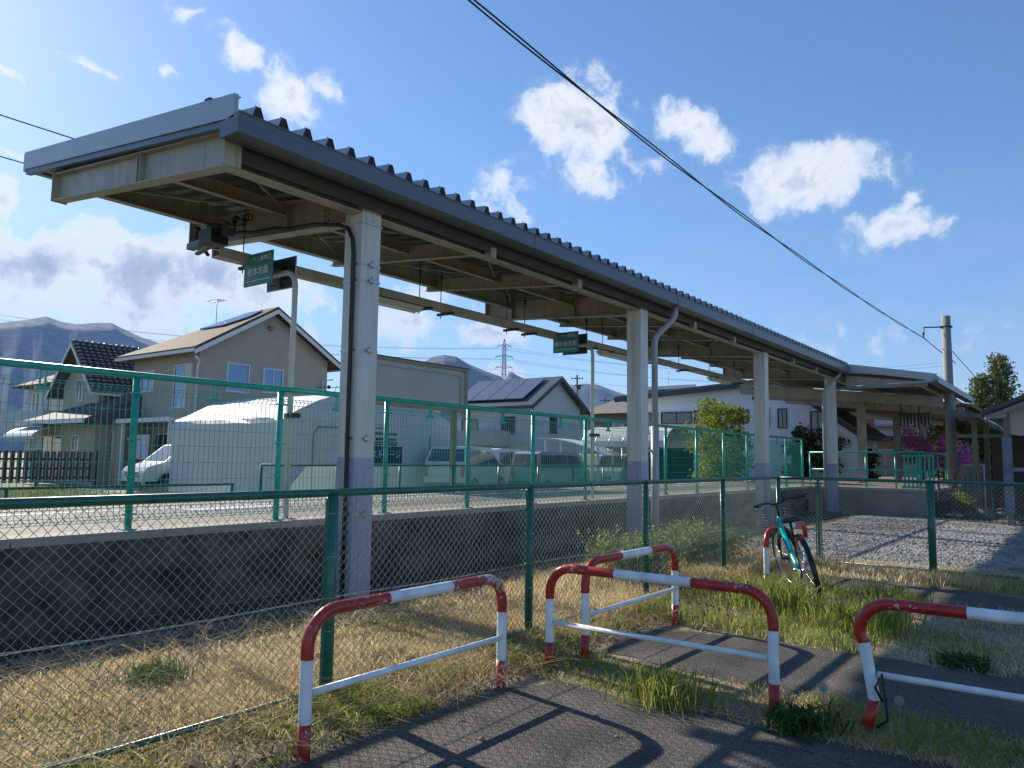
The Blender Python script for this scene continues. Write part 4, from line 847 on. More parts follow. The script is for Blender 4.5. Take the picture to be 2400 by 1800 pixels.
for k in range(3800):
    x = g.uniform(-6.45, -5.2); y = g.uniform(.9, 14); s = .010+.020*g.rand(); e = g.uniform(.6, 1.3, 6); a = g.rand()*3; ca, sa = math.cos(a)*s, math.sin(a)*s; h = s*.7
    b.add([(x+ca*e[0], y+sa*e[0], h*.5), (x-ca*e[1], y-sa*e[1], h*.5), (x-sa*e[2], y+ca*e[2], h*.5), (x+sa*e[3], y-ca*e[3], h*.5), (x, y, h*e[4]+.006), (x, y, 0)], oct_f)
kind(b.build('trackside_ballast', stone_mat('shade_dark_stone', ((.03, .03, .029), (.07, .068, .062), (.13, .125, .115)), 9, .2)), 'stuff')  # stones of the strip, colour darkened for the platform's shadow
P = scat(9000, -6.4, -5.0, .9, 12, 95, lambda x, y: sm(fbm(x, y, 2.2, 96), .5, .75)); field('green_grass', P, .03, .12, .006, GRN, .8, 95)
P = scat(15000, -3.62, -2.95, .9, 3.3, 97, lambda x, y: .15+.85*sm(fbm(x, y, 3.6, 98), .36, .6)); field('green_grass', P, .03, .10, .006, GRN, .9, 97)

# ------------------------------------------------------------------ trees
BARK = mat('tree_bark', (.13, .10, .075), .9, var=.4, scale=14, bump=.6, bscale=30)
def tree(x, y, h, w, m, lab, seed, n=9000, leaf=.14, base=.15, shape='round', trunks=1, group=None, name='tree', zb=0., limb=26):
    o = thing(name, lab, 'tree', (x, y, zb), group); g = np.random.RandomState(seed); b = MB(); tips = []
    for t in range(trunks):
        ox, oy = (g.normal(size=2)*w*.12 if trunks > 1 else (0, 0)); th = h*(1 if t == 0 else g.uniform(.75, .98))
        pts = [(x+ox*k/4+g.normal()*.03*h/6, y+oy*k/4+g.normal()*.03*h/6, zb+th*.94*k/4) for k in range(5)]; r0 = .028*h/ (1 if trunks == 1 else 1.5)
        b.tube(pts, r0, 8, rs=[r0*(1-.85*k/4) for k in range(5)])
        for i in range(limb//trunks):
            f = base+(1-base)*((i+.5)/(limb/trunks)); z = th*f; az = i*2.4+g.rand()
            if shape == 'cone': rad = w*.5*(1-f)**.8*(.75+.5*g.rand())+.05
            elif shape == 'spire': rad = w*.5*min(1, (1-f)*2.2+.08)*(.7+.5*g.rand())
            else: rad = w*.5*math.sqrt(max(.05, 1-((f-.58)/.52)**2))*(.7+.5*g.rand())
            k0 = int(min(3, f*4)); s0 = Vector(pts[k0]).lerp(Vector(pts[min(4, k0+1)]), f*4-k0); e = s0+Vector((math.cos(az)*rad, math.sin(az)*rad, rad*(.25 if shape != 'spire' else .7)))
            mid = s0.lerp(e, .5)+Vector((0, 0, -.05*rad)); b.tube([s0, mid, e], .01*h*.3, 5, rs=[.011*h*(1-f)+.006*h*.3, .004*h, .0015*h]); tips.append((s0, e, rad))
    b.build('trunk', BARK, o); C = []; per = n//len(tips)
    for s0, e, rad in tips:
        for c in range(4):
            t = .35+.65*(c+g.rand())/4; cc = np.array(s0.lerp(e, t)); k = per//4; q = g.normal(size=(k, 3)); q /= (np.linalg.norm(q, axis=1)**.6)[:, None]
            C.append(cc+q*np.array([1, 1, .75])*max(.13*w, rad*.22)*(.6+.5*g.rand()))
    C = np.concatenate(C); C = C[C[:, 2] > zb+.1]; leaves('crown', C, leaf, m, seed, org=(x, y, zb), parent=o); return o
YG = leafmat('yellow_green_leaves', [(.10, .15, .02), (.20, .25, .03), (.33, .36, .06)], trans=.45)
OLV = leafmat('evergreen_leaves', [(.05, .09, .03), (.12, .16, .05), (.28, .28, .11)], trans=.3)
DKG = leafmat('dark_hedge_leaves', [(.015, .035, .015), (.045, .07, .025), (.12, .12, .04)], trans=.2)
PNK = leafmat('pink_blossom', [(.60, .12, .38), (.75, .25, .55), (.85, .48, .70)], trans=.45)
tree(-10.7, 27, 3.55, 2.3, YG, 'round yellow-green tree in front of the white house', 41, 11000, .10, .05)
tree(-10.4, 25.6, 1.6, 1.5, YG, 'low yellow-green bush behind the green platform fence', 42, 3000, .09, .02, name='bush')
tree(-9.3, 33.5, 2.7, 2.6, DKG, 'dark round bush behind the end of the green fence', 43, 16000, .13, .03, name='bush')
tree(-8.0, 34.5, 2.3, 2.2, DKG, 'dark bush between the third and fourth column', 44, 14000, .13, .03, name='bush')
tree(-4.25, 46, 6.3, 2.6, OLV, 'tall conifer beyond the second canopy, left twin top', 45, 9000, .13, .05, 'cone', limb=48, group='conifers beyond the station roof')
tree(-3.45, 46.5, 7.4, 3.0, OLV, 'tallest conifer beyond the second canopy, right twin top', 46, 11000, .13, .05, 'cone', limb=52, group='conifers beyond the station roof')
tree(-2.2, 47, 5.4, 2.4, OLV, 'shorter conifer rising behind the small station roof', 47, 8000, .13, .05, 'cone', limb=40, group='conifers beyond the station roof')
tree(-5.4, 44, 4.2, 2.0, OLV, 'pale conifer tip just over the second canopy gutter', 48, 5000, .15, .05, 'spire')
tree(-3.9, 37, 3.2, 2.4, YG, 'yellow-green garden tree seen under the second canopy', 49, 9000, .12, .05)
tree(-2.4, 36.5, 3.3, 2.2, YG, 'yellow-green garden tree behind the thin canopy post', 50, 8000, .12, .05)
tree(-5.5, 35, 3.0, 1.6, PNK, 'pink blossoming tree behind the green gate, left', 51, 5000, .08, .45, trunks=5, group='pink blossoming trees')
tree(-4.5, 34, 2.9, 1.8, PNK, 'pink blossoming tree with many bare stems, right', 52, 5000, .08, .45, trunks=6, group='pink blossoming trees')

# ================================================================== BEYOND THE RAILWAY
def tile_mat(name, base, dark, sx, sy, rough=.35, metal=.2):
    m = bpy.data.materials.new(name); m.use_nodes = True; t = m.node_tree; p = t.nodes['Principled BSDF']; p.inputs['Roughness'].default_value = rough; p.inputs['Metallic'].default_value = metal
    tcn = t.nodes.new('ShaderNodeTexCoord'); br = t.nodes.new('ShaderNodeTexBrick'); br.inputs['Scale'].default_value = 1; br.inputs['Brick Width'].default_value = sx; br.inputs['Row Height'].default_value = sy
    br.inputs['Mortar Size'].default_value = .03; br.inputs['Color1'].default_value = (*base, 1); br.inputs['Color2'].default_value = (*[c*.75 for c in base], 1); br.inputs['Mortar'].default_value = (*dark, 1)
    mp = t.nodes.new('ShaderNodeMapping'); t.links.new(tcn.outputs['Object'], mp.inputs[0]); t.links.new(mp.outputs[0], br.inputs[0]); t.links.new(br.outputs[0], p.inputs['Base Color'])
    b = t.nodes.new('ShaderNodeBump'); b.inputs['Strength'].default_value = .8; b.inputs['Distance'].default_value = .05; t.links.new(br.outputs['Fac'], b.inputs['Height']); b.invert = True; t.links.new(b.outputs[0], p.inputs['Normal']); return m
TILE_B = mat('brown_roof_tile', (.20, .125, .09), .8, spec=.08, col2=(.05, .035, .03), scale=7, bump=.5, bscale=14)
TILE_G = mat('grey_roof_tile', (.12, .125, .13), .25, var=.3, scale=6)
METR = mat('dark_metal_roof', (.10, .11, .13), .4, metal=.3, var=.15, scale=1)
SOLAR = tile_mat('solar_panel', (.02, .03, .05), (.12, .13, .14), 1.0, .9, .12, .2)
BEIGE = mat('beige_render', (.42, .37, .31), .9, var=.08, scale=2, bump=.15, bscale=60)
TAN = mat('tan_siding', (.44, .37, .28), .85, var=.12, scale=2.5, stretch=(1, 1, 8))
GREYW = mat('pale_grey_siding', (.50, .53, .55), .8, var=.08, scale=2, stretch=(6, 6, .4))
WHW = mat('white_render', (.76, .79, .86), .85, var=.06, scale=1.5)
TRIM = mat('white_trim', (.66, .66, .66), .5, var=.05, scale=5); TRD = mat('dark_trim', (.035, .04, .055), .45)
CURT = mat('curtain', (.50, .53, .56), .9, var=.15, scale=2, stretch=(9, 9, .4))
def winx(o, X, y0, y1, z0, z1, fm=TRIM, gm=GLASSB, split=True, t=.05, d=.05, s=1, bars=0):
    """window in a wall that faces +X (or -X with s=-1)"""
    f = MB(); a = X; b_ = X+s*d; xa, xb = min(a, b_), max(a, b_)
    f.box(xa, xb, y0, y1, z0, z0+t); f.box(xa, xb, y0, y1, z1-t, z1); f.box(xa, xb, y0, y0+t, z0+t, z1-t); f.box(xa, xb, y1-t, y1, z0+t, z1-t)
    if split: f.box(xa, xb-.01, (y0+y1)/2-t*.35, (y0+y1)/2+t*.35, z0+t, z1-t)
    for k in range(bars): z = z0+(z1-z0)*(k+1)/(bars+1); f.box(xa, xb+.01, y0+t, y1-t, z-.012, z+.012)
    w = f.build('window', fm, o); f = MB(); f.box(X+s*.003 if s > 0 else X-.012, X+.012 if s > 0 else X-.003, y0+t, y1-t, z0+t, z1-t); f.build('pane', gm, w)
def winy(o, Y, x0, x1, z0, z1, fm=TRIM, gm=GLASSB, split=True, t=.05, d=.05, bars=0):
    f = MB(); f.box(x0, x1, Y-d, Y, z0, z0+t); f.box(x0, x1, Y-d, Y, z1-t, z1); f.box(x0, x0+t, Y-d, Y, z0+t, z1-t); f.box(x1-t, x1, Y-d, Y, z0+t, z1-t)
    if split: f.box((x0+x1)/2-t*.35, (x0+x1)/2+t*.35, Y-d+.01, Y, z0+t, z1-t)
    for k in range(bars): z = z0+(z1-z0)*(k+1)/(bars+1); f.box(x0+t, x1-t, Y-d-.01, Y, z-.012, z+.012)
    w = f.build('window', fm, o); f = MB(); f.box(x0+t, x1-t, Y-.012, Y-.003, z0+t, z1-t); f.build('pane', gm, w)
def gable_x(o, X0, X1, y0, y1, ze, zr, wm, rm, ov=.5, tr=TRIM, th=.16, ym=None, nm='roof'):
    """house whose gable faces +X (plane X1); ridge along X"""
    ym = ym if ym is not None else (y0+y1)/2
    b = MB(); b.prism([(X1, y0, 0), (X1, y1, 0), (X1, y1, ze if ym == (y0+y1)/2 else ze), (X1, ym, zr), (X1, y0, ze)], (0, 0, 0), (X0-X1, 0, 0)); b.build('wall', wm, o)
    b = MB(); sl = (zr-ze)/(ym-y0); sr = (zr-ze)/(y1-ym); xa, xb = X0-ov, X1+ov
    for s, ye, k in ((-1, y0-ov, sl), (1, y1+ov, sr)):
        zz = ze-ov*k; b.prism([(xb, ym, zr+.03), (xb, ye, zz+.03), (xb, ye, zz+.03+th), (xb, ym, zr+.03+th)], (0, 0, 0), (xa-xb, 0, 0))
    r = b.build(nm, rm, o); b = MB()
    for ye, k in ((y0-ov, sl), (y1+ov, sr)):
        zz = ze-ov*k; b.prism([(xb+.03, ym, zr-.13), (xb+.03, ye, zz-.13), (xb+.03, ye, zz+.06), (xb+.03, ym, zr+.06)], (0, 0, 0), (-.03+.002, 0, 0)); s = 1 if ye > ym else -1
        b.box(xa, xb, min(ye, ye+s*.09), max(ye, ye+s*.09), zz-.02, zz+.10)
    b.build('eaves_trim', tr, r); return r
def gable_y(o, Y0, Y1, x0, x1, ze, zr, wm, rm, ov=.5, tr=TRIM, th=.16, xm=None, ze2=None):
    """gable faces -Y (plane Y0); ridge along Y"""
    xm = xm if xm is not None else (x0+x1)/2; ze2 = ze if ze2 is None else ze2
    b = MB(); b.prism([(x0, Y0, 0), (x1, Y0, 0), (x1, Y0, ze2), (xm, Y0, zr), (x0, Y0, ze)], (0, 0, 0), (0, Y1-Y0, 0)); b.build('wall', wm, o)
    b = MB(); t = MB()
    for xe, z_, k in ((x0-ov, ze, (zr-ze)/(xm-x0)), (x1+ov, ze2, (zr-ze2)/(x1-xm))):
        zz = z_-ov*k; b.prism([(xm, Y0-ov, zr+.03), (xe, Y0-ov, zz+.03), (xe, Y0-ov, zz+.03+th), (xm, Y0-ov, zr+.03+th)], (0, 0, 0), (0, Y1-Y0+2*ov, 0))
        t.prism([(xm, Y0-ov-.03, zr-.13), (xe, Y0-ov-.03, zz-.13), (xe, Y0-ov-.03, zz+.08), (xm, Y0-ov-.03, zr+.08)], (0, 0, 0), (0, .028, 0)); s = 1 if xe > xm else -1
        t.box(min(xe, xe+s*.09), max(xe, xe+s*.09), Y0-ov, Y1+ov, zz-.02, zz+.10)
    r = b.build('roof', rm, o); t.build('eaves_trim', tr, r); return r

# beige two-storey house with a solar roof
h = thing('house', 'two-storey beige house with brown tiled gable roof and solar panels', 'house', (-33, 21, 0))
b = MB(); b.prism([(-30, 17.75, 0), (-30, 24.6, 0), (-30, 24.6, 6.2), (-30, 21.2, 8.0), (-30, 17.75, 5.97)], (0, 0, 0), (-.3, 0, 0)); b.box(-35.5, -30.3, 17.75, 24.6, 0, 5.9); b.build('wall', BEIGE, h)
def hipslab(b, th):
    A1, A2, Cc, R1, R2, B1_, B2_ = (-29.45, 17.2, 5.72), (-36.1, 17.2, 5.72), (-36.1, 25.2, 5.72), (-29.45, 21.2, 8.06), (-30.7, 21.2, 8.06), (-29.45, 25.2, 5.72), (-36.1, 25.2, 5.72)
    tp = [(x, y, z+th) for x, y, z in (A1, A2, B2_, B1_, R1, R2)]; bt = [A1, A2, B2_, B1_, R1, R2]
    b.add(tp+bt, [(0, 4, 5, 1), (1, 5, 2), (2, 5, 4, 3), (6, 7, 11, 10), (7, 8, 11), (8, 9, 10, 11), (0, 1, 7, 6), (1, 2, 8, 7), (2, 3, 9, 8), (3, 4, 10, 9), (4, 0, 6, 10)])
b = MB(); hipslab(b, .17); r = b.build('roof', TILE_B, h); b = MB()
for ye in (17.2, 25.2): b.prism([(-29.42, 21.2, 7.90), (-29.42, ye, 5.56), (-29.42, ye, 5.76), (-29.42, 21.2, 8.10)], (0, 0, 0), (-.028, 0, 0)); b.box(-36.1, -29.45, min(ye, ye+(.09 if ye > 21 else -.09)), max(ye, ye+(.09 if ye > 21 else -.09)), 5.66, 5.80)
b.build('eaves_trim', TRIM, r)
b = MB()
sz = lambda y: 5.72+(y-17.2)*.585+.20
for k in range(2): ya = 20.75-k*.72; yb = ya-.69; xa = -30.9-(20.9-ya)*1.25; b.prism([(-30.0, ya, sz(ya)), (xa, ya, sz(ya)), (xa-.8, yb, sz(yb)), (-30.0-(.9*k), yb, sz(yb))], (0, 0, 0), (0, 0, .07))
b.build('solar_panels', SOLAR, h)
for y0, y1, z0, z1, sp in ((19.05, 20.2, 4.15, 5.45, False), (20.9, 22.0, 4.25, 5.4, True)): winx(h, -30, y0, y1, z0, z1, split=sp, t=.06)
winx(h, -30, 19.0, 20.4, 1.0, 2.9, gm=GLASS, bars=2); winx(h, -30, 21.2, 22.6, .6, 2.9, gm=GLASS)
for x0, x1, z0, z1, sp in ((-31.9, -30.9, 3.4, 5.3, False), (-34.7, -33.6, 4.2, 5.2, True)): winy(h, 17.75, x0, x1, z0, z1, split=sp)
b = MB(); b.box(-30.75, -30.35, 17.62, 17.75, 4.5, 5.3); b.build('wall_cabinet', mat('cabinet_cream', (.55, .53, .46), .6), h)
b = MB(); b.tube([(-29.6, 17.35, 5.5), (-29.75, 17.6, 5.35), (-29.93, 17.65, 5.1), (-29.93, 17.65, 0)], .05, 8); b.tube([(-29.93, 24.9, 5.2), (-29.93, 24.3, 5.1), (-29.93, 24.3, 0)], .04, 8); b.build('downpipe', TRIM, h)
b = MB(); b.tube([(-29.93, 21.15, 7.25), (-29.75, 21.15, 7.25)], .12, 10); b.build('gable_vent', mat('vent_grey', (.22, .20, .18), .6), h)
b = MB(); b.bar((-29.9, 23.9, 4.75), (-29.4, 24.9, 4.8), .03, .03); b.ball((-29.6, 24.4, 4.78), .10, 7, 5); b.ball((-29.6, 24.65, 4.5), .08, 7, 5); b.tube([(-29.6, 24.9, 4.9), (-29.6, 24.7, 4.4), (-29.8, 24.3, 4.1)], .015, 5); b.build('power_bracket', TRD, h)
b = MB(); b.box(-33.5, -29.2, 16.2, 17.7, 2.75, 2.84); b.box(-33.5, -29.15, 16.1, 16.2, 2.70, 2.88); b.build('porch_roof', TRIM, h)
for x in (-33.3, -29.5): b = MB(); b.box(x, x+.12, 16.25, 16.37, 0, 2.75); b.build('porch_post', TRIM, h)
b = MB(); b.box(-36.2, -33.7, 16.6, 17.75, 0, 2.7); b.box(-36.3, -33.6, 16.5, 17.8, 2.7, 2.85); b.build('ground_floor_wing', TAN, h)
winy(h, 16.6, -35.3, -34.6, 1.0, 2.4, bars=7, gm=GLASS)
winy(h, 17.75, -33.2, -31.8, .3, 2.3, gm=GLASS); winy(h, 17.75, -31.3, -30.3, .3, 2.3, gm=GLASS)
def antenna(x, y, z0, z1, lab):
    b = MB(); b.tube([(x, y, z0), (x, y, z1)], .02, 5)
    for k in range(7): zz = z1-.12; b.tube([(x-.5+k*.16, y-.28, zz), (x-.5+k*.16, y+.28, zz)], .009, 4)
    b.tube([(x-.55, y, z1-.12), (x+.55, y, z1-.12)], .012, 4); tag(b.build('antenna', GALV, org=(x, y, z0)), lab, 'antenna')
antenna(-34.5, 21.2, 7.3, 9.2, 'television antenna standing on the beige house roof'); antenna(-26, 55, 6.9, 9.4, 'television antenna on the brown hipped roof house')
# laundry on the porch
for k, (x, c, w) in enumerate(((-32.4, (.55, .58, .68), .55), (-31.8, (.60, .62, .70), .6), (-32.9, (.30, .07, .06), .4))):
    b = MB(); b.prism([(x, 16.4, 2.2), (x+w, 16.4, 2.2), (x+w*.95, 16.4, 1.2), (x+w*.05, 16.4, 1.15)], (0, 0, 0), (0, .03, 0)); o = b.build('laundry', mat('cloth_%d' % k, c, .9, var=.1, scale=4), org=(x, 16.4, 1.2)); tag(o, ('pale blue sheet', 'second pale blue sheet nearer the tent', 'dark red cloth')[k]+' hanging on the porch of the beige house', 'laundry')
# grey tiled house at the left
h = thing('house', 'pale house with small front gable and glossy grey tiled roof, far left', 'house', (-40, 19, 0))
gable_y(h, 17.2, 26, -41.4, -37.6, 4.75, 6.72, mat('cream_gable', (.46, .43, .36), .9), TILE_G, .6, tr=TRIM, xm=-39.5)
b = MB(); b.box(-47.5, -41.2, 17.9, 24, 0, 4.9); b.build('wall', GREYW, h)
b = MB(); b.prism([(-48.1, 17.3, 4.95), (-40.9, 17.3, 4.95), (-40.9, 20.8, 6.6), (-45.3, 20.8, 6.6)], (0, 0, 0), (0, 0, .12)); b.prism([(-48.1, 17.3, 4.95), (-45.3, 20.8, 6.6), (-45.3, 24.5, 6.6), (-48.1, 24.6, 4.95)], (0, 0, 0), (0, 0, .12)); b.build('side_roof', TILE_B, h)
b = MB(); b.box(-47.3, -42.2, 16.6, 17.9, 2.55, 3.55); b.build('balcony', GREYW, h)
winy(h, 17.9, -46.8, -45.6, 3.55, 4.7, gm=GLASS); winy(h, 17.9, -44.9, -42.1, 3.55, 4.75, gm=GLASS, fm=TRIM); winy(h, 17.2, -39.9, -39.2, 3.9, 5.0, gm=GLASS)
winy(h, 17.9, -46.7, -46.1, .8, 2.2, gm=GLASS)
# tile ribs on the glossy roof slope
b = MB()
for k in range(34):
    for j in range(13):
        y = 16.7+k*.29; t = j/13; x = -39.4+t*2.3; z = 6.93-t*2.38; b.ball((x+.10, y, z-.07), .13, 6, 4, (1, .95, .5))
b.build('glazed_tiles', mat('glazed_tile', (.20, .205, .21), .16, var=.3, scale=6, spec=.9), h)
w = thing('house', 'single-storey tan wing with hipped glossy tile roof below the grey house', 'house', (-39, 16.5, 0))
WX, WY = 1.6, 1.3
def wv_(pts): return [(x+WX, y+WY, z) for x, y, z in pts]
b = MB(); b.box(-42.0+WX, -36.5+WX, 14.6+WY, 17.1+WY, 0, 2.75); b.build('wall', TAN, w)
b = MB(); b.add(wv_([(-43, 13.9, 2.85), (-36.2, 13.9, 2.85), (-36.2, 17.15, 4.4), (-38.2, 17.15, 4.4)]), [(0, 1, 2, 3)]); b.prism(wv_([(-43.0, 13.9, 2.72), (-36.1, 13.9, 2.72), (-36.1, 17.15, 2.72), (-43.0, 17.15, 2.72)]), (0, 0, 0), (0, 0, .13)); b.add(wv_([(-43, 13.9, 2.85), (-38.2, 17.15, 4.4), (-43, 17.15, 2.85)]), [(0, 1, 2)]); b.add(wv_([(-36.2, 13.9, 2.85), (-36.2, 17.15, 2.85), (-36.2, 17.15, 4.4)]), [(0, 1, 2)])
rf = b.build('roof', mat('worn_tile', (.16, .15, .145), .75, spec=.1, var=.5, scale=8, bump=.5), w); b = MB(); b.box(-43.1+WX, -36.0+WX, 13.82+WY, 13.9+WY, 2.70, 2.9); b.build('eaves_trim', TRIM, rf)
winy(w, 14.6+WY, -38.6+WX, -37.9+WX, 1.5, 2.2, gm=GLASS); winy(w, 14.6+WY, -41.8+WX, -39.6+WX, .2, 2.2, gm=GLASS)
b = MB()
for k in range(6): a0 = k/6*1.3; a1 = (k+1)/6*1.3; b.prism(wv_([(-43.2, 14.6-1.3*math.sin(a0)*.95, 1.95+.62*math.cos(a0)), (-43.2, 14.6-1.3*math.sin(a1)*.95, 1.95+.62*math.cos(a1)), (-43.2, 14.6-1.3*math.sin(a1)*.95, 2.0+.62*math.cos(a1)), (-43.2, 14.6-1.3*math.sin(a0)*.95, 2.0+.62*math.cos(a0))]), (0, 0, 0), (3.2, 0, 0))
b.build('awning', mat('polycarbonate', (.70, .70, .68), .3, var=.05, scale=3), w)
# slatted fence in front of the left houses
sf = thing('slat_fence', 'dark brown slatted garden fence at the far left', 'fence', (-34, 12.3, 0)); b = MB()
for k in range(16): b.box(-32.02, -31.98, 10.9+k*.235, 10.9+k*.235+.15, .25, 1.45)
for z in (.4, .75, 1.1): b.box(-32.05, -32.02, 10.9, 14.6, z, z+.08)
b.build('slats', mat('dark_brown_slat', (.075, .055, .05), .7, var=.3, scale=5), sf)
for y in (10.75, 12.5, 14.65): b = MB(); b.box(-32.06, -31.94, y, y+.12, 0, 1.5); b.build('post', TRD, sf)
# white tent garage
TENT = mat('white_pvc_sheet', (.60, .59, .575), .5, var=.10, scale=1.6, bump=.5, bscale=2.2, trans=.2)
tn = thing('tent_garage', 'large white sheet-covered tent garage beside the minivan', 'tent', (-23, 18, 0))
prof = [(14.7, 0), (14.7, 2.45), (14.78, 2.60), (15.3, 2.85), (16.1, 3.22), (16.9, 3.47), (17.8, 3.62), (18.8, 3.68), (19.8, 3.62), (20.8, 3.42), (21.8, 3.12), (22.7, 2.72), (22.85, 2.5), (22.85, 0)]
b = MB(); g = random.Random(6)
rows = []
for i in range(9):
    X = -20-i*.8; rows.append([(X+g.uniform(-.03, .03)*(0 < i < 8), y+g.uniform(-.02, .02)*(z > 0), z+g.uniform(-.03, .015)*(z > .1)) for y, z in prof])
vs = [p for r_ in rows for p in r_]; k = len(prof); b.add(vs, [(i*k+j, i*k+j+1, (i+1)*k+j+1, (i+1)*k+j) for i in range(8) for j in range(k-1)])
b.build('side_sheet', TENT, tn)
b = MB(); b.add([(-19.99, y, z-.012 if z > .1 else 0) for y, z in prof], [tuple(range(k))]); b.build('gable_sheet', TENT, tn); b = MB(); b.add([(-26.4, y, z-.012 if z > .1 else 0) for y, z in prof], [tuple(reversed(range(k)))]); b.build('gable_sheet', mat('tent_gable_sheet', (.55, .58, .57), .5, var=.12, scale=1.3, stretch=(1, 3, .5)), tn)
b = MB()
b.tube([(-19.96, 15.9, 0), (-19.96, 15.9, 2.1), (-19.96, 16.1, 2.35), (-19.96, 19.2, 2.42)], .014, 5); b.tube([(-19.96, 21.4, 0), (-19.96, 21.4, 2.2)], .014, 5); b.tube([(-19.96, 14.8, 1.1), (-19.96, 22.8, 1.1)], .01, 5); b.build('seam', TRD, tn)
NAVY = mat('navy_ink', (.012, .02, .07), .5)
TXX = Matrix(((0, 0, 1, 0), (1, 0, 0, 0), (0, 1, 0, 0), (0, 0, 0, 1)))      # text x -> +Y, faces +X
b = MB(); b.box(-19.975, -19.96, 18.1, 19.92, 1.16, 1.78); b.build('banner', NAVY, tn)
textobj('ハストモーン', .30, WHITE, Matrix.Translation((-19.955, 19.0, 1.47)) @ TXX, 'lettering', tn, .004, sx=.95)
for k, (z, hh, m_) in enumerate(((2.22, .09, mat('brown_ink', (.16, .08, .06), .6)), (2.03, .08, NAVY), (1.92, .05, NAVY), (1.84, .05, NAVY))):
    b = MB(); g = random.Random(k); y = 18.2
    while y < 19.6: wd = g.uniform(.04, .10); b.box(-19.975, -19.965, y, y+wd, z-hh/2, z+hh/2); y += wd+g.uniform(.02, .05)
    b.build('small_lettering', m_, tn)
# bare billboard beside the railway
bb = thing('billboard', 'blank white billboard in a grey steel frame behind the tent fence', 'billboard', (-13.2, 13.5, 0))
b = MB(); b.box(-13.06, -13.02, 11.3, 15.2, 2.66, 3.66); b.build('board', mat('billboard_face', (.52, .56, .58), .5, var=.08, scale=1.5, stretch=(1, 2, .3)), bb)
fm = mat('weathered_frame', (.36, .34, .27), .6, var=.2, scale=5)
b = MB(); b.box(-13.1, -12.96, 11.2, 15.32, 3.66, 3.72); b.box(-13.1, -12.97, 15.22, 15.31, 2.4, 3.66); b.box(-13.1, -12.97, 11.2, 11.29, 2.4, 3.66); b.box(-13.1, -12.97, 11.29, 15.22, 2.58, 2.66); b.tube([(-12.99, 15.05, 2.67), (-12.99, 15.05, 3.5), (-12.99, 14.9, 3.52)], .012, 5); b.tube([(-12.99, 11.3, 3.52), (-12.99, 15.0, 3.52)], .006, 5); b.build('frame', fm, bb)
b = MB(); b.box(-13.11, -12.95, 11.18, 15.34, 3.72, 3.745); b.build('cap', TRD, bb)
for y in (11.5, 14.86): b = MB(); b.box(-13.10, -13.0, y-.07, y+.07, 0, 2.58); b.build('leg', mat('legs_olive', (.25, .28, .16), .6, var=.3, scale=3), bb)
# low chain-link fences on the far side of the track
def farfence(y0, y1, h_, step, lab):
    o = thing('chain_link_fence', lab, 'fence', (-13, y0, 0)); b = MB(); b.tube([(-13, y0, h_), (-13, y1, h_)], .022, 8); b.build('top_rail', GREENF, o)
    y = y0
    while y <= y1+.01: b = MB(); b.tube([(-13, y, 0), (-13, y, h_+.02)], .026, 8); b.build('post', GREENF, o); y += step
    b = MB(); n = int((y1-y0)/.05); hz = .05
    for i in range(n):
        y = y0+i*.05
        b.bar((-13, y, .05), (-13, min(y+h_-.07, y1), min(h_-.02, .05+(y1-y))), .0035, .0035); b.bar((-13.004, y, h_-.02), (-13.004, min(y+h_-.07, y1), max(.05, h_-.02-(y1-y))), .0035, .0035)
    b.build('wire_mesh', TEALW, o)
farfence(-1, 8.5, .84, 1.9, 'low green chain-link fence in front of the minivan and meadow')
farfence(9.12, 24.3, 1.20, 1.9, 'taller dark green chain-link fence in front of the tent and parked cars')

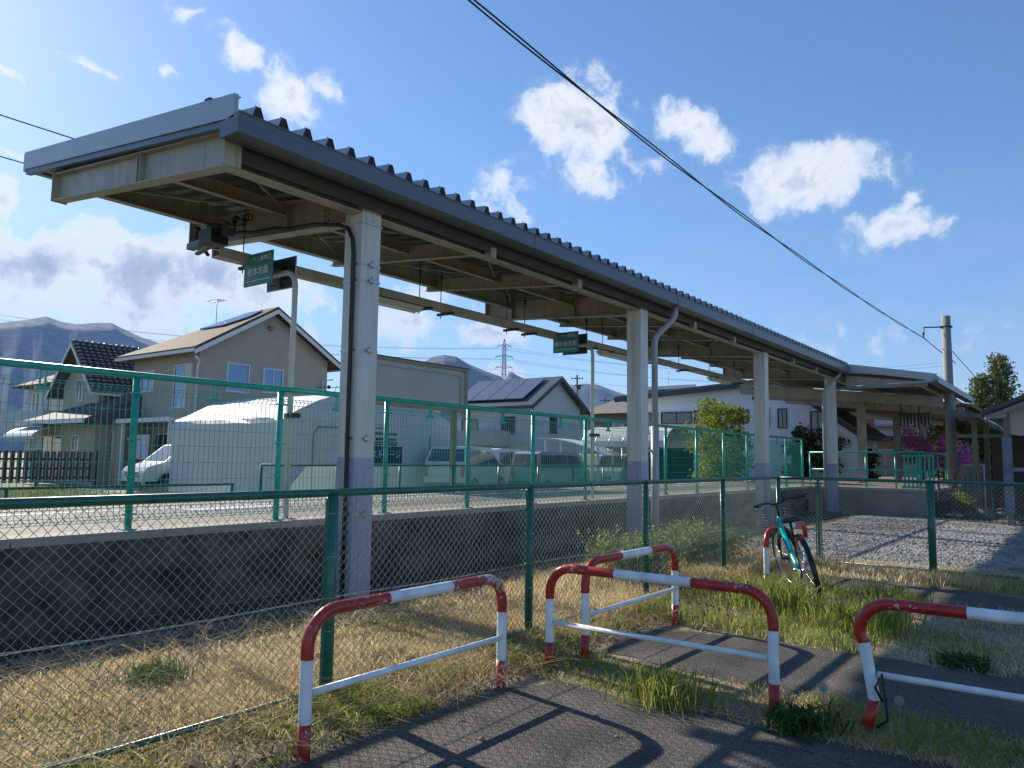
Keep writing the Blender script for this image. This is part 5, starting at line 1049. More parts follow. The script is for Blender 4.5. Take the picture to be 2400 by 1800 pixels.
# ------------------------------------------------------------------ vehicles
def car(loc, ang, L_, W_, prof, belt, taper, glass, col, lab, wheels=(.8, 3.5), wr=.32, lamps=True, name='parked_car', door=None):
    """side profile (along, height) swept across; glass: side panes as polygons; rear at 0"""
    o = thing(name, lab, 'car', loc, None); o.rotation_euler = (0, 0, ang); O = Vector(loc)
    def hw(z): return W_/2-max(0, z-belt)*taper
    m = MB(); n = len(prof)
    def half(z, k): return hw(z)*(.93 if z < .35 else 1)
    vs = [(x+O.x, -half(z, 0)+O.y, z+O.z) for x, z in prof]+[(x+O.x, half(z, 0)+O.y, z+O.z) for x, z in prof]
    m.add(vs, [tuple(range(n)), tuple(reversed(range(n, 2*n)))]+[(i, n+i, n+(i+1) % n, (i+1) % n) for i in range(n)])
    body = m.build('body', col, o)
    def sidepoly(poly, s, off): return [(x+O.x, s*(hw(z)+off)+O.y, z+O.z) for x, z in poly]
    for s in (-1, 1):
        for poly in glass['side']:
            g_ = MB(); q = sidepoly(poly, s, .006); g_.prism(q, (0, 0, 0), (0, -s*.004, 0)); g_.build('side_window', GLASS, o)
    for nm, (xa, za, xb, zb) in (('windscreen', glass['front']), ('rear_window', glass['rear'])):
        dx = (zb-za); dz = -(xb-xa); l_ = math.hypot(dx, dz); nx, nz = dx/l_*.012, dz/l_*.012
        if nm == 'rear_window': nx, nz = (-abs(nx), abs(nz)*.2)
        else: nx, nz = abs(nx), abs(nz)
        wa, wb = hw(za)*.9, hw(zb)*.88; g_ = MB(); g_.prism([(xa+nx+O.x, -wa+O.y, za+nz+O.z), (xa+nx+O.x, wa+O.y, za+nz+O.z), (xb+nx+O.x, wb+O.y, zb+nz+O.z), (xb+nx+O.x, -wb+O.y, zb+nz+O.z)], (0, 0, 0), (-nx*.8, 0, -nz*.8)); g_.build(nm, GLASS, o)
    for x in wheels:
        for s in (-1, 1):
            m = MB(); y = s*(W_/2-.10); m.tube([(x+O.x, y-s*.10+O.y, wr+O.z), (x+O.x, y+s*.11+O.y, wr+O.z)], wr, 22); wh = m.build('wheel', TYRE, o)
            m = MB(); m.tube([(x+O.x, y+s*.10+O.y, wr+O.z), (x+O.x, y+s*.118+O.y, wr+O.z)], wr*.62, 16)
            for k in range(6): a = k*math.pi/3; m.bar((x+O.x, y+s*.122+O.y, wr+O.z), (x+O.x+wr*.55*math.cos(a), y+s*.122+O.y, wr+O.z+wr*.55*math.sin(a)), .03, .03)
            m.build('rim', CHROME, wh)
            m = MB(); pts = [(x+wr*1.16*math.cos(a)+O.x, s*(W_/2+.004)+O.y, wr+wr*1.16*math.sin(a)+O.z) for a in np.linspace(0, math.pi, 15)]; m.prism(pts, (0, 0, 0), (0, -s*.003, 0)); m.build('wheel_arch', DARK, o)
    zl = belt-.22
    for s in (-1, 1):
        m = MB(); m.box(L_-.22+O.x, L_-.02+O.x, s*W_*.40-.13+O.y, s*W_*.40+.10+O.y if s < 0 else s*W_*.40+.10+O.y, zl-.04-.12+O.z, zl+O.z-.05); m.build('headlight', mat('headlamp_lens', (.55, .57, .6), .1, metal=.4), o)
        m = MB(); m.box(-.012+O.x, .12+O.x, s*W_*.43-.09+O.y, s*W_*.43+.075+O.y, zl-.1+O.z, zl+.28+O.z); m.build('tail_light', mat('tail_lamp_lens', (.45, .015, .01), .15), o)
    m = MB(); m.box(L_-.03+O.x, L_+.015+O.x, -W_*.30+O.y, W_*.30+O.y, zl-.24+O.z, zl-.08+O.z)
    for k in range(3): m.box(L_+.015+O.x, L_+.025+O.x, -W_*.29+O.y, W_*.29+O.y, zl-.23+k*.05+O.z, zl-.205+k*.05+O.z)
    m.build('grille', CHROME, o)
    for s in (-1, 1):
        m = MB()
        for xs in sorted({round(p_[0][0]-.03, 2) for p_ in glass['side']} | {round(glass['side'][-1][-1][0]-.35, 2)}): m.bar((xs+O.x, s*(W_/2+.001)+O.y, .42+O.z), (xs+O.x, s*(W_/2+.001)+O.y, belt+O.z), .004, .012, (1, 0, 0))
        m.bar((.1+O.x, s*(W_/2+.004)+O.y, .36+O.z), (L_-.1+O.x, s*(W_/2+.004)+O.y, .36+O.z), .02, .10)
        for xs in (1.25, 2.3): m.bar((xs+O.x, s*(W_/2+.012)+O.y, belt-.13+O.z), (xs+.16+O.x, s*(W_/2+.012)+O.y, belt-.13+O.z), .02, .025)
        m.build('door_trim', DARK, o)
    m = MB(); m.box(-.05+O.x, .02+O.x, -W_*.46+O.y, W_*.46+O.y, .32+O.z, .52+O.z); m.box(L_-.02+O.x, L_+.03+O.x, -W_*.46+O.y, W_*.46+O.y, .26+O.z, .40+O.z); m.build('bumper', DARK, o)
    for s in (-1, 1): m = MB(); m.ball((glass['front'][0]-.35+O.x, s*(W_/2+.09)+O.y, belt+.08+O.z), .09, 8, 5, (.6, 1, .9)); m.build('wing_mirror', col, o)
    return o
PWH = mat('car_paint_white', (.62, .63, .64), .2, var=.03, scale=2, spec=.6); PSL = mat('car_paint_silver', (.45, .48, .47), .25, metal=.4)
van_p = [(0, .30), (.05, .95), (.10, 1.25), (.35, 1.78), (.7, 1.84), (2.6, 1.82), (3.0, 1.74), (3.75, 1.10), (4.35, .92), (4.5, .72), (4.52, .30)]
van_g = dict(side=[[(.35, 1.12), (.52, 1.64), (1.25, 1.70), (1.25, 1.12)], [(1.32, 1.12), (1.32, 1.70), (2.25, 1.69), (2.25, 1.12)], [(2.32, 1.12), (2.32, 1.68), (2.85, 1.62), (3.45, 1.14)]], front=(3.70, 1.14, 3.05, 1.70), rear=(.12, 1.27, .33, 1.72))
box_p = [(0, .28), (.02, 1.0), (.10, 1.62), (.3, 1.70), (2.5, 1.70), (2.75, 1.62), (3.1, 1.05), (3.35, .9), (3.4, .7), (3.4, .28)]
box_g = dict(side=[[(.2, 1.05), (.25, 1.55), (1.0, 1.58), (1.0, 1.05)], [(1.06, 1.05), (1.06, 1.58), (1.85, 1.58), (1.85, 1.05)], [(1.92, 1.05), (1.92, 1.57), (2.55, 1.53), (2.88, 1.07)]], front=(3.06, 1.1, 2.78, 1.58), rear=(.03, 1.08, .10, 1.58))
car((-27.45, 18.45, 0), R(-92), 4.5, 1.72, van_p, 1.05, .20, van_g, PWH, 'white minivan with its front poking out left of the white tent', (.85, 3.6), .33)
car((-18.5, 20.6, 0), R(107), 4.5, 1.70, van_p, 1.05, .20, van_g, PWH, 'white car with red tail lights just right of the tent', (.85, 3.6), .33)
car((-20.6, 25.1, 0), R(95), 4.5, 1.7, van_p, 1.05, .2, van_g, PWH, 'white van with a long roof behind the car with red tail lights', (.85, 3.6), .33)
car((-18.0, 24.8, 0), R(84), 3.4, 1.48, box_p, 1.0, .12, box_g, PSL, 'silver boxy car in the middle of the parked row', (.6, 2.8), .28)
car((-20.3, 31.6, 0), R(90), 3.4, 1.48, box_p, 1.0, .12, box_g, PWH, 'small white boxy car near the greenhouse', (.6, 2.8), .28)
car((-17.6, 34.0, 0), R(270), 3.4, 1.48, box_p, 1.0, .12, box_g, PSL, 'pale van at the right end of the parked row beside the second column', (.6, 2.8), .28)
# red road sign leaning in the lot
o = thing('warning_sign', 'small orange-red triangular sign standing among the parked cars', 'sign', (-14.6, 17.3, 0)); b = MB(); b.prism([(-14.6, 17.12, .92), (-14.6, 17.42, .70), (-14.6, 17.42, 1.18)], (0, 0, 0), (.015, 0, 0)); b.build('panel', mat('sign_orange_red', (.55, .10, .05), .5), o); b = MB(); b.tube([(-14.62, 17.35, 0), (-14.62, 17.35, 1.1)], .015, 6); b.build('post', GALV, o)
# vinyl greenhouse and carport canopy
gh = thing('greenhouse', 'arched vinyl greenhouse behind the parked cars', 'greenhouse', (-18, 31, 0)); b = MB(); arc = [(math.cos(t), math.sin(t)) for t in np.linspace(0, math.pi, 12)]
for Y in (29.0,): pass
vs = []
for i in range(7):
    X = -18.6+i*.7; vs += [(X, 31.6-1.5*c, 2.0+.95*s) for c, s in arc]
b.add(vs, [(i*12+j, i*12+j+1, (i+1)*12+j+1, (i+1)*12+j) for i in range(6) for j in range(11)]); b.build('vinyl_roof', mat('old_vinyl', (.66, .65, .56), .4, var=.15, scale=4, trans=.3), gh)
b = MB()
for i in range(7):
    X = -18.6+i*.7; b.tube([(X, 31.6-1.5*c, 2.0+.93*s) for c, s in arc], .016, 5)
    for y in (30.1, 33.1): b.tube([(X, y, 0), (X, y, 2.0)], .016, 5)
b.build('hoops', GALV, gh)
b = MB(); b.box(-18.6, -14.4, 33.0, 33.1, 0, 2.0); b.build('back_sheet', mat('old_vinyl_side', (.35, .36, .28), .6, var=.5, scale=2.5, stretch=(4, 1, .6)), gh)
cp = thing('carport', 'white curved carport roof left of the greenhouse', 'carport', (-20.5, 28.5, 0)); b = MB()
for k in range(8): x0 = -20.3+k*.45; z0 = 2.35-.035*k*k*.35; z1 = 2.35-.035*(k+1)**2*.35; b.prism([(x0, 29.0, z0), (x0+.45, 29.0, z1), (x0+.45, 29.0, z1+.05), (x0, 29.0, z0+.05)], (0, 0, 0), (0, 1.6, 0))
b.build('roof', mat('polycarbonate', (.70, .70, .68), .3), cp)
for x, y in ((-20.0, 29.1), (-20.0, 30.4), (-17.2, 29.1), (-17.2, 30.4)): b = MB(); b.box(x, x+.09, y, y+.09, 0, 1.95 if x > -18 else 2.3); b.build('post', TRIM, cp)

# grey-white house with solar roof, brown roofed house, big white house
h = thing('house', 'pale grey two-storey house with dark gable edge and solar roof, centre', 'house', (-33, 45, 0))
r = gable_x(h, -36.6, -30, 41.9, 48.3, 5.15, 7.1, GREYW, METR, .55, tr=TRD)
b = MB()
for k in range(4): b.prism([(-30.6-k*1.55, 44.7, 7.17), (-30.6-k*1.55, 41.9, 5.50), (-30.6-k*1.55, 41.9, 5.56), (-30.6-k*1.55, 44.7, 7.23)], (0, 0, 0), (-1.48, 0, 0))
b.build('solar_panels', mat('pale_solar_panel', (.16, .17, .21), .25, metal=.3), h)
winx(h, -30, 44.3, 45.2, 3.2, 4.4, fm=TRD, gm=GLASS); winx(h, -30, 45.0, 45.5, .9, 1.9, fm=TRD, gm=GLASS); winx(h, -30, 46.2, 46.6, .9, 1.9, fm=TRD, gm=GLASS)
winy(h, 41.9, -32.4, -31.2, 3.1, 4.3, fm=TRD, gm=GLASS); winy(h, 41.9, -36.0, -34.5, 3.3, 4.2, fm=TRD, gm=GLASS)
b = MB(); b.box(-36.6, -31.6, 39.9, 41.9, 2.3, 3.3); b.build('balcony', mat('balcony_grey', (.42, .44, .44), .8, var=.1, scale=2), h)
b = MB(); b.box(-36.6, -31.6, 40.0, 41.9, 2.22, 2.3)
for x in (-36.5, -34, -31.8): b.box(x, x+.15, 40.0, 40.15, 0, 2.3)
b.build('balcony_frame', TAN, h)
for x in (-36.2, -34.6, -33): winy(h, 41.9, x, x+1.3, .1, 2.1, fm=TRD, gm=GLASS)
b = MB(); b.tube([(-30.02, 42.2, 5.0), (-29.95, 42.2, 0)], .05, 6); b.build('downpipe', TRIM, h)
h = thing('house', 'brown house with hipped tile roof between the grey house and second column', 'house', (-27, 52, 0))
b = MB(); b.box(-31.5, -21, 52, 58, 0, 5.0); b.build('wall', mat('brown_render', (.26, .19, .15), .9, var=.1, scale=3), h)
b = MB(); ex = [(-32.2, 51.3, 5.0), (-20.3, 51.3, 5.0), (-20.3, 58.7, 5.0), (-32.2, 58.7, 5.0)]; b.add(ex+[(-28.5, 55, 7.0), (-24, 55, 7.0)], [(0, 1, 5, 4), (1, 2, 5), (2, 3, 4, 5), (3, 0, 4), (3, 2, 1, 0)])
rf = b.build('roof', mat('tan_grey_tile', (.27, .235, .20), .6, var=.3, scale=5, bump=.4), h); b = MB(); b.box(-28.7, -23.8, 54.85, 55.15, 7.0, 7.28); b.bar((-20.3, 51.3, 5.1), (-24, 55, 7.1), .25, .12); b.build('ridge_cap', TRIM, rf)
for x in (-29.5, -27, -23.5): winy(h, 52, x, x+1.3, 3.0, 4.4, fm=TRD, gm=CURT)
h = thing('house', 'long white house with low dark roof behind the yellow-green tree', 'house', (-12, 36, 0))
gable_y(h, 33, 36.5, -17.7, -7.4, 4.35, 4.85, WHW, METR, .5, tr=TRD, xm=-10.4, ze2=2.7, th=.14)
for x0, x1, z0, z1, gm in ((-16.0, -14.45, 3.12, 3.68, GLASS), (-16.9, -16.15, 3.12, 3.68, GLASS), (-14.35, -13.2, 3.12, 3.72, GLASS), (-12.9, -11.8, 3.15, 3.7, GLASS), (-11.5, -10.9, 2.9, 3.75, CURT), (-10.55, -10.15, 2.85, 3.7, GLASS), (-9.2, -8.6, 2.75, 3.55, CURT)): winy(h, 33, x0, x1, z0, z1, fm=TRD, gm=gm, t=.045)
b = MB(); b.box(-9.75, -9.55, 32.85, 33, 3.9, 4.0); b.box(-11.6, -11.3, 32.85, 33, 4.1, 4.25); b.build('wall_lamp', TRD, h)
# tan house and shop seen under the second canopy
h = thing('house', 'grey-roofed house with pink gutters seen between the two far columns', 'house', (-9, 58, 0))
b = MB(); b.box(-13, -6, 58, 64, 0, 4.1); b.build('wall', mat('pale_wall', (.42, .42, .45), .85, var=.08, scale=2), h)
b = MB(); ex = [(-13.7, 57.3, 4.1), (-5.4, 57.3, 4.1), (-5.4, 64.7, 4.1), (-13.7, 64.7, 4.1)]; b.add(ex+[(-11, 61, 5.9), (-8, 61, 5.9)], [(0, 1, 5, 4), (1, 2, 5), (2, 3, 4, 5), (3, 0, 4), (3, 2, 1, 0)]); rf = b.build('roof', METR, h)
b = MB(); b.box(-13.75, -5.35, 57.2, 57.3, 4.0, 4.15); b.build('eaves_trim', mat('pink_gutter', (.40, .26, .26), .6), rf)
for x in (-12.4, -10.6, -9.0, -7.4): winy(h, 58, x, x+1.2, 2.6, 3.7, fm=TRIM, gm=CURT)
h = thing('shed', 'brick red two-storey building end behind the third far column', 'building', (-11.6, 48, 0)); b = MB(); b.box(-12.4, -10.2, 46, 50, 0, 4.4); b.build('wall', mat('brick_red_cladding', (.22, .06, .04), .8, var=.3, scale=3), h); b = MB(); b.box(-12.6, -10.0, 45.8, 50.2, 4.4, 4.55); b.build('roof', METR, h)
h = thing('shop', 'low brown shop front with turquoise panel beyond the handrail', 'building', (-9, 46, 0)); b = MB(); b.box(-10.0, -5.6, 46, 49, 0, 2.6); b.build('wall', mat('shop_tan', (.30, .25, .20), .8, var=.15, scale=2), h); b = MB(); b.box(-10.3, -5.3, 45.2, 49.1, 2.6, 2.9); b.build('roof', TRD, h); winy(h, 46, -9.6, -8.2, .3, 2.2, gm=GLASS); winy(h, 46, -7.9, -6.9, .3, 2.2, gm=CURT); b = MB(); b.box(-7.4, -6.3, 45.93, 45.99, .5, 1.6); b.build('turquoise_panel', mat('turquoise_panel', (.02, .30, .34), .5), h)

# ------------------------------------------------------------------ second canopy and the station corner
c2 = thing('station_canopy', 'second wider canopy beyond the first, sloping down to the right', 'canopy', (-4, 28, 0))
def z2(x): return 4.12-(x+5.4)*.18
b = MB(); slant(b, -6.5, -3.12, 22.98, 23.02, z2(-6.5)-.10, z2(-6.5)+.10, z2(-3.12)-.10, z2(-3.12)+.10); b.build('end_fascia', FASC, c2)
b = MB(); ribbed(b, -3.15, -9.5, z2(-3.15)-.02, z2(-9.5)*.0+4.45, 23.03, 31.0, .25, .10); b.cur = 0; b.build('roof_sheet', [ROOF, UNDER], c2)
b = MB(); b.box(-3.12, -3.10, 23.0, 31, 3.58, 3.74); b.box(-3.32, -3.12, 23.0, 31, 3.58, 3.592); b.box(-3.34, -3.32, 23.0, 31, 3.58, 3.72); b.build('gutter', GUT, c2)
b = MB(); slant(b, -5.45, -3.38, 23.2, 23.24, 3.52, 3.90, 3.50, 3.62); b.build('end_beam', STEEL, c2)
for y in (26.0, 28.7, 31.0, 34.6, 38.0, 42):
    b = MB(); b.prism([(-9.6, y, 3.75), (-3.4, y, 3.12), (-3.4, y, 3.42), (-9.6, y, 4.1)], (0, 0, 0), (0, .10, 0)); b.build('main_beam', STEEL, c2)
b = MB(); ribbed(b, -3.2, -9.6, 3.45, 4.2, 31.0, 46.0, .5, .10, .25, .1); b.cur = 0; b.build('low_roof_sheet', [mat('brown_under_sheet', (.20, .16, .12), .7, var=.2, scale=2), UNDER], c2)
for x in (-3.6, -5.7, -8): b = MB(); b.bar((x, 23.3, 3.62+(-3.4-x)*.1), (x, 46, 3.45+(-3.4-x)*.1), .1, .18); b.build('roof_purlin', STEEL, c2)
for x, y in ((-6.4, 28.6), (-6.35, 34.5), (-6.3, 40.4)):
    b = MB(); b.box(x, x+.25, y, y+.25, .73, 3.9); cc = b.build('column', STEEL, c2); b = MB(); b.box(x-.002, x+.252, y-.002, y+.252, .72, 1.4); b.build('painted_foot', LILAC, cc)
b = MB(); b.tube([(-5.60, 22.85, 3.50), (-3.25, 22.9, 3.60), (-3.12, 22.98, 3.66)], .045, 10); b.tube([(-3.12, 22.98, 3.66), (-3.2, 24.0, 3.64)], .045, 8); b.build('drain_pipe', mat('blue_grey_pipe', (.22, .26, .31), .4), c2)
sp = thing('speaker_cluster', 'dark cluster of speakers and cables hanging under the second canopy', 'equipment', (-4.3, 27, 2.9)); b = MB(); g = random.Random(9)
for k in range(9): x = -4.75+k*.1; b.box(x, x+.06, 26.9, 27.0, 2.62+g.uniform(-.06, .05), 2.98)
b.bar((-4.8, 26.95, 2.98), (-3.85, 26.95, 2.98), .08, .05); b.build('speakers', DARK, sp); b = MB(); b.tube([(-4.75, 27, 3.5), (-4.7, 27, 2.98)], .02, 6); b.tube([(-4.2, 27, 3.5), (-4.2, 27, .75)], .02, 6); b.build('pole', DARK, sp)
st_ = thing('station_building', 'wooden station entrance with dark gable roof at the right edge', 'building', (-.7, 23, 0))
b = MB()
for (xa, za, xb, zb) in ((-1.97, 2.55, -.05, 3.37), (-.05, 3.37, 2.4, 2.40)): b.prism([(xa, 21.0, za), (xb, 21.0, zb), (xb, 21.0, zb+.11), (xa, 21.0, za+.11)], (0, 0, 0), (0, 5.2, 0))
b.build('roof', TRD, st_)
b = MB(); b.prism([(-1.88, 21.05, 2.54), (-.05, 21.05, 3.33), (2.25, 21.05, 2.40), (2.25, 21.05, 2.30), (-.05, 21.05, 3.22), (-1.88, 21.05, 2.44)], (0, 0, 0), (0, .05, 0)); b.build('barge_board', mat('weathered_board', (.24, .23, .20), .7, var=.2, scale=4), st_)
b = MB(); b.prism([(-1.52, 21.35, 2.14), (-1.2, 21.35, 2.08), (-.95, 21.35, 2.3), (-.6, 21.35, 2.4), (1.8, 21.35, 2.4), (1.8, 21.35, 2.5), (-.05, 21.35, 3.25), (-1.52, 21.35, 2.66)], (0, 0, 0), (0, .1, 0)); b.build('gable_wall', mat('cream_board', (.38, .37, .31), .8, var=.12, scale=3, stretch=(6, 1, .3)), st_)
PW = mat('old_post_wood', (.20, .17, .13), .85, var=.3, scale=6, stretch=(3, 3, .5))
for x, y in ((-1.56, 21.3), (-1.2, 22.2), (-.95, 24.0), (-.7, 21.4), (.7, 21.3), (1.7, 21.3)): b = MB(); b.box(x, x+.13, y, y+.13, 0, 2.6); b.build('post', PW, st_)
b = MB(); b.box(-1.60, -1.40, 21.27, 21.29, .3, 2.05); b.box(-1.55, .8, 21.22, 21.27, 1.26, 1.35); b.build('signboard', mat('slate_blue_board', (.16, .18, .25), .6, var=.3, scale=5), st_)
b = MB(); b.tube([(-1.9, 21.15, 2.55), (-1.48, 21.25, 2.58)], .085, 10); b.build('lamp_drum', mat('pale_drum', (.32, .33, .35), .5), st_)
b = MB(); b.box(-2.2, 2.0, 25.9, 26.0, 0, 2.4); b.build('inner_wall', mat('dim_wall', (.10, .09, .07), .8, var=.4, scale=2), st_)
lk = thing('link_roof', 'low dark tiled roof joining the second canopy to the station entrance', 'roof', (-2.6, 25, 0))
b = MB(); b.prism([(-2.98, 24.0, 2.70), (-2.3, 23.9, 2.66), (-1.65, 23.9, 2.16), (-1.65, 23.9, 2.22), (-2.3, 23.9, 2.78), (-2.98, 24.0, 2.92)], (0, 0, 0), (0, 3.0, 0)); b.build('roof', TILE_G, lk)
for x, y in ((-2.52, 24.4), (-2.45, 26.6)): b = MB(); b.box(x, x+.13, y, y+.13, 0, 2.7); b.build('post', mat('green_grey_post', (.20, .22, .17), .7, var=.2, scale=4), lk)
b = MB(); b.box(-2.9, -1.6, 24.5, 24.6, 2.15, 2.24); b.build('cross_tie', mat('weathered_board', (.24, .23, .20), .7), lk)
mf = thing('iron_fence', 'black iron railing with upright bars in front of the station', 'fence', (-2, 21, 0)); b = MB(); A = Vector((-3.15, 22.75, 0)); Bv = Vector((1.6, 19.6, 0))
for k in range(37): p = A.lerp(Bv, k/36); b.tube([p+Vector((0, 0, .02)), p+Vector((0, 0, 1.15+(.06 if k % 3 == 0 else 0)))], .010, 5)
b.build('bars', TRD, mf); b = MB(); b.bar(A+Vector((0, 0, .12)), Bv+Vector((0, 0, .12)), .03, .03); b.bar(A+Vector((0, 0, 1.0)), Bv+Vector((0, 0, 1.0)), .03, .03); b.build('rails', TRD, mf)
for t in (.0, .56, .99): p = A.lerp(Bv, t); b = MB(); b.tube([p, p+Vector((0, 0, 1.25))], .03, 8); b.build('post', TRIM if t == .56 else TRD, mf)
for k, (x, y, w_, h_, lab) in enumerate(((-3.15, 27.2, .6, 1.38, 'plain grey cabinet behind the iron railing, left'), (-2.15, 27.0, .55, 1.42, 'white cabinet with an orange-red front behind the iron railing'))):
    o = thing('cabinet', lab, 'cabinet', (x, y, 0)); b = MB(); b.box(x, x+w_, y, y+.4, 0, h_); b.build('case', mat('cabinet_pale%d' % k, ((.33, .33, .36), (.50, .52, .48))[k], .6, var=.05, scale=3), o)
    if k: b = MB(); b.box(x+.06, x+w_-.03, y-.01, y, .55, 1.1); b.build('front_panel', mat('orange_red_panel', (.55, .10, .05), .5), o)
    b = MB(); b.box(x-.02, x+w_+.02, y-.02, y+.42, h_, h_+.03); b.build('lid', GALV, o)
gt = thing('green_gate', 'green barred gate at the right end of the concrete end wall', 'gate', (-3.4, 24, .7)); b = MB()
for k in range(8): x = -4.05+k*.1; b.box(x, x+.045, 23.25, 23.29, .74, 1.62)
b.build('bars', TEALF, gt); b = MB(); b.box(-4.1, -3.3, 23.24, 23.30, 1.60, 1.66); b.box(-4.1, -3.3, 23.24, 23.30, .74, .80); b.build('frame', TEALF, gt)
# rocks and low plants behind the iron railing
g = random.Random(31)
for k in range(14):
    x = g.uniform(-2.9, -1.0); y = g.uniform(23.2, 24.6); r_ = g.uniform(.12, .26); b = MB(); b.ball((x, y, r_*.4), r_, 7, 5, (1.2, 1, .7)); tag(b.build('garden_rock', mat('garden_stone', (.25, .23, .21), .9, var=.5, scale=6, bump=.6), org=(x, y, 0)), 'grey rounded garden rock behind the iron railing', 'rock', 'garden rocks behind the iron railing')
shrub(-2.7, 23.8, 1500, .75, 1.0, WEED, 'thin pale shrub behind the iron railing', 61, .04)

# ------------------------------------------------------------------ poles, wires, pylon
PC = mat('concrete_pole', (.24, .235, .22), .8, var=.15, scale=3)
up_ = thing('utility_pole', 'tall round concrete utility pole behind the second canopy', 'pole', (-3.3, 26.6, 0))
b = MB(); b.tube([(-3.3, 26.6, 0), (-3.3, 26.6, 5.96)], .14, 14, rs=[.15, .125]); b.build('shaft', PC, up_)
b = MB(); b.box(-3.46, -3.14, 26.45, 26.75, 5.6, 5.64); b.tube([(-3.3, 26.6, 5.62), (-3.85, 26.2, 5.60)], .022, 6); b.tube([(-3.85, 26.2, 5.62), (-3.87, 26.2, 5.28)], .018, 6); b.tube([(-3.87, 26.2, 5.38), (-3.87, 26.2, 5.44)], .04, 8); b.build('cable_arm', TRD, up_)
def sagwire(a, c, sag, r, n=24):
    a = Vector(a); c = Vector(c); return [a.lerp(c, t/n)-Vector((0, 0, sag*4*(t/n)*(1-t/n))) for t in range(n+1)]
def wire(a, c, sag, r, lab, name='overhead_cable', group=None, n=24, m=None):
    b = MB(); b.tube(sagwire(a, c, sag, r, n), r, 5); o = b.build(name, m or DARK, org=a); tag(o, lab, 'cable', group); return o
b = MB(); pts = sagwire((-3.87, 26.2, 5.28), (-2.12, -1.2, 5.0), 0, .02, 60)
pts = [Vector((-3.87, y, 4.98+(.0013 if y > 11 else .0036)*(y-11)**2)) for y in np.linspace(26.2, -6, 70)]
for k in range(2):
    q = [p+Vector((.016*math.cos(i*.5+k*math.pi), 0, .016*math.sin(i*.5+k*math.pi))) for i, p in enumerate(pts)]; b.tube(q, .0085, 6)
tag(b.build('overhead_cable', DARK, org=(-3.87, 26.2, 5.28)), 'thick twisted black cable running from the top edge to the utility pole', 'cable')
wire((-3.87, 26.2, 5.28), (-3.2, 27.6, 4.6), .02, .014, 'short cable sloping down past the utility pole'); wire((-3.2, 26.9, 4.9), (-2.4, 34, 3.6), .05, .012, 'cable dropping from the pole towards the conifers')
wire((-12, -30, 6.10), (-12, 90, 6.10), 0, .010, 'upper railway wire crossing the sky at the left', group='railway overhead wires'); wire((-12, -30, 5.51), (-12, 90, 5.51), 0, .009, 'lower railway wire crossing the sky at the left', group='railway overhead wires')
def upole(x, y, h, lab, arms=2):
    o = thing('utility_pole', lab, 'pole', (x, y, 0)); b = MB(); b.tube([(x, y, 0), (x, y, h)], .15, 8, rs=[.19, .12]); b.build('shaft', mat('far_pole', (.12, .12, .13), .8), o); b = MB()
    for k in range(arms): z = h-.5-k*.9 if arms < 3 else h-1.6; b.bar((x-.7, y-.35, z), (x+.7, y+.35, z), .09, .09); [b.tube([(x+d*.7, y+d*.35, z), (x+d*.7, y+d*.35, z+.22)], .05, 6) for d in (-.9, -.3, .35, .9)]
    if arms == 2: b.tube([(x+.3, y+.1, h-1.9), (x+.3, y+.1, h-1.3)], .2, 8)
    b.build('crossarm', TRD, o)
upole(-52, 83, 12.3, 'distant dark utility pole behind the centre grey house'); upole(-57, 54, 9.5, 'distant utility pole between the beige house and the nearest column'); upole(-56, 97, 10.6, 'thin distant utility pole right of the centre grey house')
LAT = mat('pylon_steel', (.22, .24, .28), .6, metal=.4)
py = thing('transmission_tower', 'lattice steel transmission tower on the skyline', 'pylon', (-600, 780, 0)); bx, by = -601, 781; tx = Vector((.79, .61, 0)); b = MB()
def hwid(z): return 2.0+5.5*max(0, 1-z/125) if z < 145 else 2.0*(158-z)/13+.2
lv = [0, 25, 48, 66, 80, 92, 102, 111, 119, 127, 135, 143, 151, 157]; ty = Vector((-tx.y, tx.x, 0)); ctr = Vector((bx, by, 0))
for i in range(len(lv)-1):
    z0, z1 = lv[i], lv[i+1]; a0, a1 = hwid(z0), hwid(z1); cs = [(1, 1), (1, -1), (-1, -1), (-1, 1)]
    for j in range(4):
        s, t = cs[j]; s2, t2 = cs[(j+1) % 4]; p = ctr+tx*s*a0+ty*t*a0+Vector((0, 0, z0)); q = ctr+tx*s*a1+ty*t*a1+Vector((0, 0, z1)); q2 = ctr+tx*s2*a1+ty*t2*a1+Vector((0, 0, z1)); p2 = ctr+tx*s2*a0+ty*t2*a0+Vector((0, 0, z0))
        b.bar(p, q, .7, .7); b.bar(p, q2, .4, .4); b.bar(p2, q, .4, .4); b.bar(q, q2, .5, .5)
b.build('lattice_mast', LAT, py)
for z, w_ in ((148, 9), (134, 11), (120, 11)):
    for s in (-1, 1):
        b = MB(); e = ctr+tx*s*w_+Vector((0, 0, z)); b.bar(ctr+Vector((0, 0, z+3)), e, .6, .6); b.bar(ctr+Vector((0, 0, z-.5)), e, .6, .6); b.bar(e, e-Vector((0, 0, 3)), .35, .35); b.build('crossarm', LAT, py)
for z, s in ((145, -1), (131, -1), (117, -1), (145, 1), (131, 1)):
    nmz = {145: 'top', 131: 'middle', 117: 'lowest'}[z]+(' near', ' far')[s > 0]; e = ctr+tx*s*10+Vector((0, 0, z)); wire(e, (-1200, 300+s*20, 150+z*.3), 18, .16, 'faint transmission line leaving the tower to the left from its %s arm' % nmz, group='transmission lines', m=LAT, n=20); wire(e, (-150, 1150+s*20, z-10), 20, .16, 'faint transmission line leaving the tower to the right from its %s arm' % nmz, group='transmission lines', m=LAT, n=20)

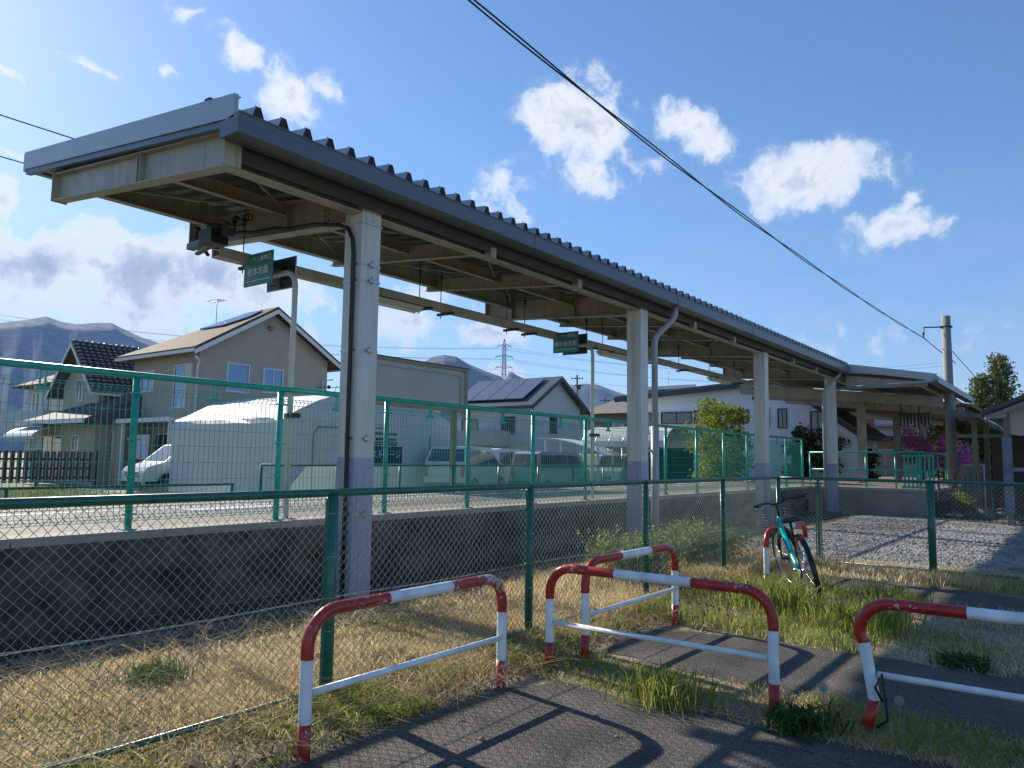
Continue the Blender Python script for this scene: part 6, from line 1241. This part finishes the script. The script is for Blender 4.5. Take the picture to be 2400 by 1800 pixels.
# ------------------------------------------------------------------ mountains and air
def mountain(name, D_, skyline, m, lab_kind, deep=1600, seed=0):
    """ridge built at distance D_ along the listed (azimuth left of +Y in degrees, elevation in degrees) skyline"""
    g = np.random.RandomState(seed); sk = sorted(skyline); az = np.array([a for a, e in sk]); el = np.array([e for a, e in sk]); A = np.linspace(az[0], az[-1], 180); E = np.interp(A, az, el)
    ES = np.convolve(np.pad(E, 12, 'edge'), np.ones(25)/25, 'valid'); rows = 14; vs = []
    for j in range(rows):
        t = j/(rows-1)            # 0 foot, 1 crest
        for a, e, es in zip(A, E, ES):
            d = D_-deep*(1-t)+0; e = es+(e-es)*t**7; top = math.tan(math.radians(max(e, .05)))*D_; q_ = 1-abs(math.sin(a*1.9+2.2*t+.6*math.sin(a*.9))); q2 = 1-abs(math.sin(a*5.3-4*t+math.sin(a*2.1))); rid = 1+(.10*q_+.05*q2-.07)*(1-t)*min(1, 3*t); z = top*(t**1.1)*rid
            vs.append((-d*math.sin(math.radians(a)), d*math.cos(math.radians(a)), z-(30 if j == 0 else 0)))
    for a, e in zip(A, E): vs.append((-(D_+deep)*math.sin(math.radians(a)), (D_+deep)*math.cos(math.radians(a)), -30))
    n = 180; b = MB(); b.add(vs, [(j*n+i, j*n+i+1, (j+1)*n+i+1, (j+1)*n+i) for j in range(rows) for i in range(n-1)], True); return kind(b.build(name, m), 'structure')
MTN = mat('mountain_forest', (.09, .11, .08), .95, col2=(.012, .02, .016), scale=.012, lo=.42, hi=.58, detail=10)
mountain('mountains_left', 6500, [(74.60, 7.57), (71.15, 8.05), (69.70, 8.41), (68.71, 8.73), (67.92, 8.48), (67.00, 8.40), (65.94, 8.59), (64.99, 8.68), (64.13, 8.30), (62.98, 7.83), (61.52, 7.48), (59.72, 6.80), (56.64, 6.01), (52.80, 5.19), (49.50, 4.63), (47.46, 3.67)], MTN, '', 1900, 1)
mountain('mountain_centre', 4800, [(48.83, 4.65), (45.51, 6.47), (43.63, 7.14), (42.95, 7.57), (42.09, 7.73), (41.22, 7.62), (40.34, 7.12), (39.10, 6.62), (37.88, 6.22), (37.35, 5.75), (36.12, 5.69), (34.37, 4.95), (32.63, 4.62), (30.22, 3.25)], MTN, '', 1300, 2)
mountain('mountains_right', 6800, [(37.85, 4.56), (37.18, 6.65), (36.48, 6.24), (35.08, 5.63), (33.68, 5.13), (32.81, 5.38), (31.60, 5.73), (30.56, 5.66), (29.19, 5.15), (27.49, 4.57), (23.48, 3.95), (17.10, 3.58), (11.21, 3.21), (5.84, 2.98), (1.00, 3.03)], MTN, '', 1700, 3)

AIR = bpy.data.materials.new('air'); AIR.use_nodes = True; t = AIR.node_tree; t.nodes.remove(t.nodes['Principled BSDF']); pv = t.nodes.new('ShaderNodeVolumePrincipled')
pv.inputs['Color'].default_value = (.26, .44, .88, 1); pv.inputs['Density'].default_value = 7.0e-5; pv.inputs['Anisotropy'].default_value = .0; t.links.new(pv.outputs[0], t.nodes['Material Output'].inputs['Volume'])
b = MB(); b.box(-8500, 2500, -2500, 8500, -60, 1300)
hz = b.build('haze', AIR); kind(hz, 'stuff')
